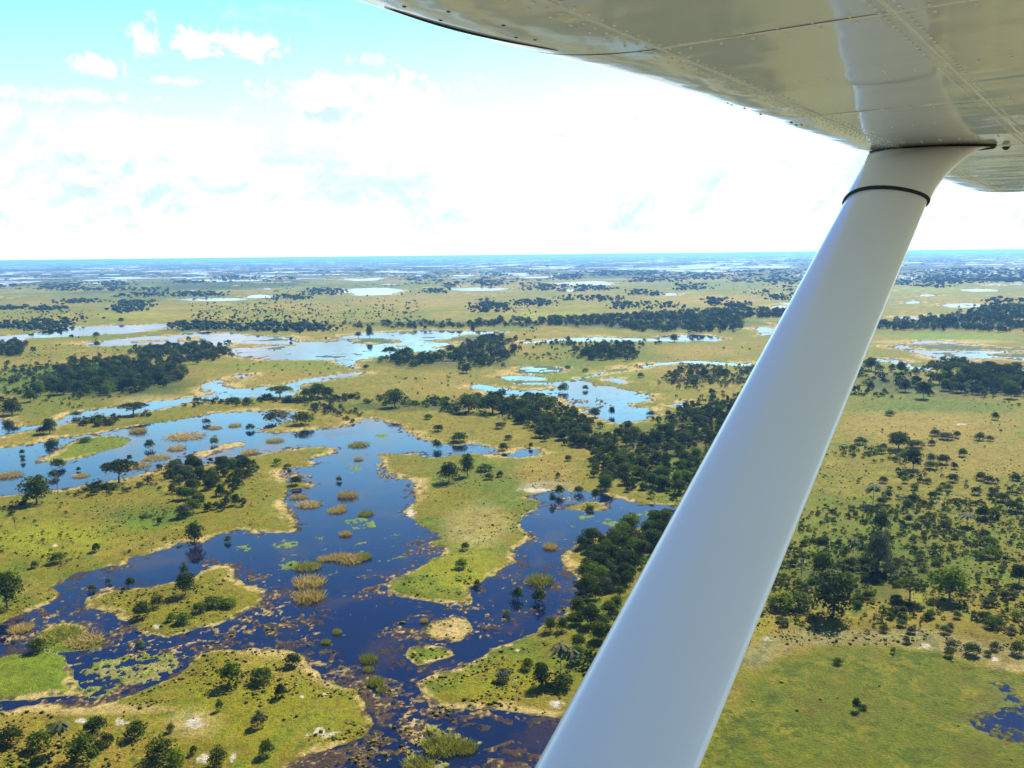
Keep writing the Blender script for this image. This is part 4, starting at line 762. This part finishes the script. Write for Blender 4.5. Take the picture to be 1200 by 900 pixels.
def lump(r_, k):
    parts = []
    for i in range(k):
        c = np.array([(r_.random() - .5) * .55, (r_.random() - .5) * .55, .42 + .22 * r_.random() * i]) if i else np.array([0, 0, .45])
        v = IV * (.8 + .45 * r_.random((12, 1))) * np.array([.36, .36, .40 if not i else .28]) + c
        v[:, 2] = np.maximum(v[:, 2], -.02)
        parts.append((v, IF, np.ones(12)))
    return merge(parts)
LUMPS = [lump(np.random.default_rng(330 + i), 3) for i in range(6)]
LUMP1 = [lump(np.random.default_rng(340 + i), 1) for i in range(5)]
def mass(name, rows, label, cat):
    V, Fa, Cc, o = [], [], [], 0
    for (v, f, s), x, y, z, h, wd, rz, c in rows:
        ca, sa = math.cos(rz), math.sin(rz)
        q = np.stack([(v[:, 0] * ca - v[:, 1] * sa) * wd + x, (v[:, 0] * sa + v[:, 1] * ca) * wd + y, v[:, 2] * h + z], 1)
        V.append(q); Fa.append(f + o); Cc.append(s[:, None] * np.asarray(c)[None]); o += len(q)
    ob = mesh_obj(name, np.concatenate(V), np.concatenate(Fa), M_mass, np.concatenate(Cc))
    tag(ob, label, kind='stuff'); return ob
def jit(c): return np.asarray(c) * (.6 + .95 * rng.random() ** 1.4) * np.array([.9 + .25 * rng.random(), 1, .8 + .4 * rng.random()])
rows_t, rows_b = [], []
zz = np.maximum(zground(ix[:, 0], ix[:, 1]), -.03)
for q in np.nonzero(~single & ~(near_spot & vis))[0]:
    k, x, y, h, wd, _, nm = items[q]
    pr = LOWU if k == 'umbrella' else LOWT if istree[q] else LOWB
    (rows_t if istree[q] else rows_b).append((pr[int(rng.integers(len(pr)))], x, y, zz[q] - (.1 * h if istree[q] else 0), h, wd, rng.random() * 6.28, jit(LEAFC[k])))
mass('woodland', rows_t, 'mass of smaller trees filling the woods and groves of the plain', 'woodland')
mass('undergrowth', rows_b, 'mass of small bushes filling the thickets and dotted over the grass', 'undergrowth')
rows = []
for x0, x1, y0, y1, n in BELTS:
    n = int(n * 2.4)
    px = x0 + rng.random(n) * (x1 - x0); py = y0 + rng.random(n) * (y1 - y0)
    x, y = onground(px, py); dd = np.hypot(x, y)
    edge = 1 - np.abs((px - x0) / (x1 - x0) * 2 - 1) ** 4
    sparse = n / ((x1 - x0) * (y1 - y0)) < .12
    z = zground(x, y); sp = np.sqrt(n / max((x1 - x0), 1))
    for a, b, d, e, zq in zip(x, y, dd, edge, z):
        if zq < -.05 and sparse: continue
        if sparse and vnoise(np.array([a / (d * .06)]), np.array([b / (d * .25)]), 61)[0] < .58: continue
        a += rng.normal() * d * .004; b += rng.normal() * d * .012
        h = (3 + 7 * rng.random() ** 1.5) * (.5 + .5 * e) * (.55 if sparse else 1.0)
        wd = h * (.9 + .7 * rng.random()) * (1.15 if d < 2200 else 1.15 + 1.2 * (d - 2200) / 3000)
        rows.append((LUMPS[int(rng.integers(6))], a, b, max(zq, -.05), h, wd, rng.random() * 6.28, jit((.024, .040, .003))))
px = -40 + rng.random(9000) * 1280; py = 303 + 60 * rng.random(9000) ** 1.5; x, y = onground(px, py); dd = np.hypot(x, y); z = zground(x, y)
keep = (fbm(x, y, 900, 4, 71, .6) + .10 * sstep(dd, 3000, 7000) > .20) & (z > -.03) & (dd < 22000) & (dd > 3300)
for a, b, d, zq in zip(x[keep], y[keep], dd[keep], z[keep]):
    h = 3.5 + 5.5 * rng.random() ** 1.5; wd = h * (1.0 + rng.random()) * (1 + d / 3200)
    rows.append((LUMPS[int(rng.integers(6))], a, b, zq, h, wd, rng.random() * 6.28, jit((.024, .040, .003))))
mass('far_woodland', rows, 'scattered belts of far trees fading into blue haze', 'woodland')
# tussocks and scrub seedlings all over the nearer grass
n = 60000
u1 = -60 + rng.random(n) * 1320; v1 = 470 + 450 * rng.random(n) ** 1.15
x, y = onground(u1, v1); z = zground(x, y)
dn = fbm(x, y, 30, 3, 401) + .6 * fbm(x, y, 7, 2, 405)
smooth_meadow = (u1 > 800) & (v1 > 760)
ok = (z > .06) & ~((u1 < 140) & (v1 > 722) & (v1 < 836)) & (dn + .35 * rng.random(n) > .20) & ~(smooth_meadow & (rng.random(n) < .985)) & ~((v1 < 545) & (u1 > 960) & (rng.random(n) < .75))
rows = []
for a, b, zq, q in zip(x[ok], y[ok], z[ok], rng.random(ok.sum())):
    h = .18 + .5 * q ** 3; wd = h * (1.2 + 1.0 * rng.random())
    c = (.030, .044, .002) if rng.random() < .25 else (.065, .080, .002) if rng.random() < .6 else (.16, .12, .02)
    rows.append((LUMP1[int(rng.integers(5))], a, b, zq - .04, h * 1.1, wd * 1.5, rng.random() * 6.28, jit(c)))
mass('grass_tussocks', rows, 'tufts of grass and low scrub dotted over the meadows', 'grass')
# ------------------------------------------------------------------ the aircraft: wing and strut, seen from the cabin
SA = math.radians(35)
aS = np.array([math.sin(SA), math.cos(SA), 0]); aF = np.array([-math.cos(SA), math.sin(SA), 0])
craft = bpy.data.objects.new('aircraft', None); COL.objects.link(craft); craft.empty_display_size = .2
craft.matrix_world = Matrix(((aS[0], aF[0], 0, 0), (aS[1], aF[1], 0, 0), (0, 0, 1, ALT), (0, 0, 0, 1)))   # local x: outboard, y: forward, z: up
tag(craft, 'white high-wing aircraft wing and strut seen from below through the cabin window', 'aircraft')
def b_paint(nt):
    pos = nt.add('ShaderNodeTexCoord').outputs['Object']
    mp = nt.add('ShaderNodeMapping', {'Vector': pos, 'Scale': (5.0, 1.0, 1.0)}).outputs[0]
    d = nt.ss(nt.noise(mp, 3.0, 6, .65, .3), .50, .78)
    c = nt.mix(nt.m('MULTIPLY', d, .35), (.80, .86, .97), (.66, .71, .79))
    bump = nt.add('ShaderNodeBump', {'Height': nt.noise(nt.add('ShaderNodeMapping', {'Vector': pos, 'Scale': (3.0, 1.0, 1.0)}).outputs[0], 2.6, 2, .4), 'Strength': .05, 'Distance': .05})
    return nt.add('ShaderNodeBsdfPrincipled', {'Base Color': c, 'Roughness': .38, 'Coat Weight': .85, 'Coat Roughness': .07, 'Coat IOR': 1.45, 'Normal': bump.outputs[0], 'Coat Normal': bump.outputs[0]}).outputs[0]
M_paint = mat('glossy_white_paint', b_paint)
def b_strut(nt):
    pos = nt.add('ShaderNodeTexCoord').outputs['Object']
    n = nt.noise(pos, 9.0, 6, .65)
    return nt.add('ShaderNodeBsdfPrincipled', {'Base Color': nt.mix(nt.m('MULTIPLY', nt.ss(n, .5, .8), .12), (.97, .92, .84), (.82, .77, .70)), 'Roughness': .40, 'Coat Weight': 1.0, 'Coat Roughness': .16}).outputs[0]
M_strut = mat('satin_white_paint', b_strut)
def flatmat(name, c, r, metal=0.0):
    def f(nt):
        pos = nt.add('ShaderNodeTexCoord').outputs['Object']
        n = nt.noise(pos, 60.0, 3, .6)
        return nt.add('ShaderNodeBsdfPrincipled', {'Base Color': nt.mix(n, tuple(v * .8 for v in c), tuple(v * 1.2 for v in c)), 'Roughness': r, 'Metallic': metal}).outputs[0]
    return mat(name, f)
M_rubber = flatmat('black_rubber', (.012, .012, .013), .6); M_steel = flatmat('dark_screw_steel', (.03, .03, .03), .5, .3)
M_rivet = flatmat('painted_rivets', (.92, .94, .95), .35)
ZW, LE, CH = .300, .815, 1.62                       # lowest skin above the eye, leading edge, chord
def zlow(f):                                        # under side of the aerofoil
    t = np.clip((LE - f) / CH, 0, 1)
    nose = .066 * np.clip(1 - np.sqrt(np.clip(t / .13, 0, 1)), 0, 1) ** 1.55
    return ZW + nose + .055 * np.clip((t - .35) / .65, 0, 1) ** 1.6
def zup(f):
    t = np.clip((LE - f) / CH, 0, 1)
    return ZW + .066 + CH * .60 * (.2969 * np.sqrt(t) - .126 * t - .3516 * t ** 2 + .2843 * t ** 3 - .1036 * t ** 4) * .9 - .011 * t
def dle(s): q = min(max((1.75 - s) / .75, 0), 1); return .086 * q * q * (3 - 2 * q)      # the inboard nose is a little deeper
def fwd(s, f): return f + dle(s) * min(max((f - .62) / .19, 0), 1.0)
def grid(us, vs, fn):
    V = np.array([fn(a, b) for a in us for b in vs]); n = len(vs)
    F_ = [[i * n + j, i * n + j + 1, (i + 1) * n + j + 1, (i + 1) * n + j] for i in range(len(us) - 1) for j in range(n - 1)]
    return V, np.array(F_), np.ones(len(V))
TIP = 5.45
def le_at(s): return LE - (0 if s < TIP - .05 else .6 * ((s - TIP + .05) / .40) ** 2.2)
ts = np.concatenate([np.linspace(0, .12, 12) ** 1.0, np.linspace(.14, 1, 22)])
ss_ = np.concatenate([np.linspace(.15, TIP, 14), TIP + np.linspace(.04, .35, 8)])
def wsec(s, t, top):
    e = 1 if s < TIP else math.sqrt(max(1 - ((s - TIP) / .36) ** 2, .0))
    le = le_at(s); f = le - t * (CH - (LE - le) * 1.5); f0 = LE - t * CH
    zl, zu = float(zlow(f0)), float(zup(f0)); mid = (zl * .45 + zu * .55)
    z = zu if top else zl + .003
    return (s, fwd(s, f), mid + (z - mid) * e)
body = merge([grid(ss_, ts, lambda s, t: wsec(s, t, False)), grid(ss_, ts, lambda s, t: wsec(s, t, True))])
wing = mesh_obj('wing', *body[:2], M_paint, smooth=True, parent=craft)
r_ = np.random.default_rng(9)
FB = [(LE - .008, .602), (.599, .278), (.275, -.20), (-.203, -.78)]; SB = [(.16, 1.245), (1.248, 2.06), (2.063, 2.98), (2.983, 4.2), (4.203, TIP - .02)]
for bi, (f1, f0) in enumerate(FB):
    for s0, s1 in SB:                               # sheet-metal panels, a little quilted between the ribs
        us = np.linspace(s0, s1, 36); vs = f1 + (f0 - f1) * np.linspace(0, 1, 22) ** (1.6 if bi == 0 else 1)
        ph = r_.random(4) * 6.28; am = .0009 if bi else .0005
        def skin(s, f):
            wv = am * (math.sin(math.pi * (s - s0) / .27 + ph[0]) * math.sin(math.pi * (f - f0) / max(f1 - f0, .1)) + .6 * math.sin(5 * s + 9 * f + ph[1]) + .5 * math.sin(13 * s - 6 * f + ph[2]))
            return (s, fwd(s, f), float(zlow(np.array(f))) - .0015 + wv * .8)
        v, f_, _ = grid(us, vs, skin)
        v2 = v.copy(); v2[:, 2] += .0035
        o = mesh_obj('skin_panel', np.concatenate([v, v2]), np.concatenate([f_, f_[:, ::-1] + len(v)]), M_paint, smooth=True, parent=wing)
def strip(name, pts, wd, th, m, parent=wing):       # raised lap along the skin
    pts = np.array(pts); d = np.gradient(pts, axis=0); d /= np.linalg.norm(d, axis=1)[:, None]
    n = np.cross(d, [0, 0, 1.0]); V = []
    for p, q in zip(pts, n):
        V += [p + q * wd / 2, p + q * wd / 2 * .8 - [0, 0, th], p - q * wd / 2 * .8 - [0, 0, th], p - q * wd / 2]
    F_ = [[4 * i + j, 4 * i + j + 1, 4 * i + j + 5, 4 * i + j + 4] for i in range(len(pts) - 1) for j in range(3)]
    return mesh_obj(name, np.array(V), np.array(F_), m, parent=parent)
def zl(f): return float(zlow(np.array(f))) - .0012
for f in (.600, .2765, -.2015):
    strip('lap_seam', [(s, f, zl(f)) for s in np.linspace(.2, TIP - .05, 60)], .007, .0014, M_rivet)
for s in (1.247, 2.061, 2.981, 4.2):
    strip('lap_seam', [(s, f, zl(f)) for f in np.linspace(.60, -.7, 30)], .006, .0012, M_rivet)
hv, hf = [], []
for i, (rr, z) in enumerate(((1, 0), (.8, -.55), (.35, -.85), (.03, -.9))):
    for j in range(7): hv.append((rr * math.cos(j * .8976), rr * math.sin(j * .8976), z))
hf = [[i * 7 + j, i * 7 + (j + 1) % 7, (i + 1) * 7 + (j + 1) % 7, (i + 1) * 7 + j] for i in range(3) for j in range(7)]
hv = np.array(hv); hf = np.array(hf)
def rivets(pts, rad_=.0026, m=M_rivet, name='rivet_row'):
    V = np.concatenate([hv * rad_ + np.array(p) for p in pts]); F_ = np.concatenate([hf + len(hv) * i for i in range(len(pts))])
    o = mesh_obj(name, V, F_, m, smooth=True, parent=wing); o['kind'] = 'stuff'; return o
for f, st in ((.614, .030), (.586, .034), (.634, .05), (.2905, .026), (.262, .026), (-.19, .03)):
    rivets([(s, f, zl(f) - .001) for s in np.arange(.3, TIP - .1, st)])
for s in (1.228, 1.266, 1.62, 1.64, 2.04, 2.08, 2.36, 2.70, 2.73, 2.96, 3.0, 3.4, 3.8, 4.18, 4.6, 5.0):
    rivets([(s + (.012 if k % 2 and s in (1.62, 2.70) else 0), f, zl(f) - .001) for k, f in enumerate(np.arange(.56, -.6, -.047))])
def dome(name, s, f, rad_, m):
    o = mesh_obj(name, hv * rad_ + np.array((s, fwd(s, f), float(zlow(np.array(f))) + .0015)), hf, m, smooth=True, parent=wing); return o
for s, f in ((.895, .735), (.93, .705), (.98, .742), (1.02, .690), (1.10, .715), (1.12, .702), (1.86, .735), (1.90, .742), (1.95, .732), (2.06, .735), (2.20, .708), (2.24, .696), (2.26, .715), (2.9, .72), (2.98, .69)):
    dome('screw', s, f, .0045 if s < 1.5 else .0048, M_steel)
a = [(0.905 + .30 * t, .765 - .030 * t + .012 * math.sin(3.1 * t) - .02 * t * t, 0) for t in np.linspace(0, 1, 16)]
v, f_, _ = tube([(s, fwd(s, f), zl(f) - .001) for s, f, _ in a], [.0022 * math.sin(.25 + 2.7 * i / 15) for i in range(16)], 6)
mesh_obj('vent_slit', v, f_, M_rubber, parent=wing)
# strut: streamlined tube running down and inboard from the wing
DA = math.radians(27.4); AT = np.array([2.93, .578, ZW + .01]); DN = np.array([-math.cos(DA), -.0215, -math.sin(DA)]); NN = np.array([-math.sin(DA), 0, math.cos(DA)])
def section(chord, thick, n=40):                    # rounded teardrop: (along chord, across)
    out = []
    for i in range(n):
        a = 2 * math.pi * i / n; x = math.cos(a); y = math.sin(a)
        out.append((x * chord / 2, y * thick / 2 * (1 + .28 * x) ** .8))
    return np.array(out)
def loft(secs):
    n = len(secs[0]); V = np.concatenate(secs)
    F_ = [[i * n + j, i * n + (j + 1) % n, (i + 1) * n + (j + 1) % n, (i + 1) * n + j] for i in range(len(secs) - 1) for j in range(n)]
    return V, np.array(F_)
def ring(c, chord, thick, nrm=NN):
    s = section(chord, thick); return c[None] + s[:, :1] * np.array([[0, 1.0, 0]]) + s[:, 1:] * nrm[None]
CHD, THK = .212, .082
secs = [ring(AT + DN * t, CHD, THK) for t in np.linspace(.12, 3.6, 24)]
strut = mesh_obj('strut', *loft(secs), M_strut, smooth=True, parent=craft)
T_SEAL = .395
cuff = []
flat_n = np.array([1.0, 0, 0])
for k in np.linspace(0, 1, 14):
    t = T_SEAL - .01 + (0.0 - T_SEAL + .01) * k
    q = k ** 2.2
    c = AT + DN * t; c = c + np.array([0, -.052 * q, 0])
    if k > .85: c[2] = min(c[2], zl(.5) - .010)
    nrm = NN * (1 - q) + np.array([-1.0, 0, .0]) * q; nrm /= np.linalg.norm(nrm)
    cuff.append(ring(c, CHD * 1.05 + .115 * q, THK * 1.12 * (1 - q) + .085 * q, nrm))
cf = mesh_obj('cuff_fairing', *loft(cuff), M_strut, smooth=True, parent=strut)
seal = [ring(AT + DN * (T_SEAL + d), CHD * k, THK * k2) for d, k, k2 in ((-.010, 1.03, 1.08), (-.008, 1.06, 1.15), (.002, 1.06, 1.15), (.005, 1.005, 1.01))]
mesh_obj('rubber_seal', *loft(seal), M_rubber, smooth=True, parent=strut)
top = cuff[-1]; gask = [top + [0, 0, -.003], top * [1, 1, 0] + (top - top.mean(0)) * [.05, .03, 0] + [0, 0, zl(.5) - .006], top * [1, 1, 0] + (top - top.mean(0)) * [.05, .03, 0] + [0, 0, zl(.5) + .004]]
mesh_obj('wing_gasket', *loft(gask), M_rubber, smooth=True, parent=strut)
o = mesh_obj('gasket_bolt', hv * .011 + np.array((2.99, .335, zl(.33) - .004)), hf, M_steel, smooth=True, parent=strut)
# ------------------------------------------------------------------ air over the plain
def b_haze():
    m = bpy.data.materials.new('pale_haze'); m.use_nodes = True; nt = NT(m.node_tree); nt.n.clear()
    v = nt.add('ShaderNodeVolumePrincipled', {'Color': (.20, .50, .98, 1), 'Density': HAZE, 'Anisotropy': .2})
    nt.l.new(v.outputs[0], nt.add('ShaderNodeOutputMaterial').inputs['Volume']); return m
HAZE = 5.0e-5
e = rad[-1] * 1.02; zb, zt = -2.0, ALT + 3.0
hv8 = np.array([(x, y, z) for z in (zb, zt) for x, y in ((-e, -e), (e, -e), (e, e), (-e, e))])
hz = mesh_obj('haze', hv8, np.array([(0, 3, 2, 1), (4, 5, 6, 7), (0, 1, 5, 4), (1, 2, 6, 5), (2, 3, 7, 6), (3, 0, 4, 7)]), b_haze())
tag(hz, 'thin blue haze over the far plain', kind='stuff')
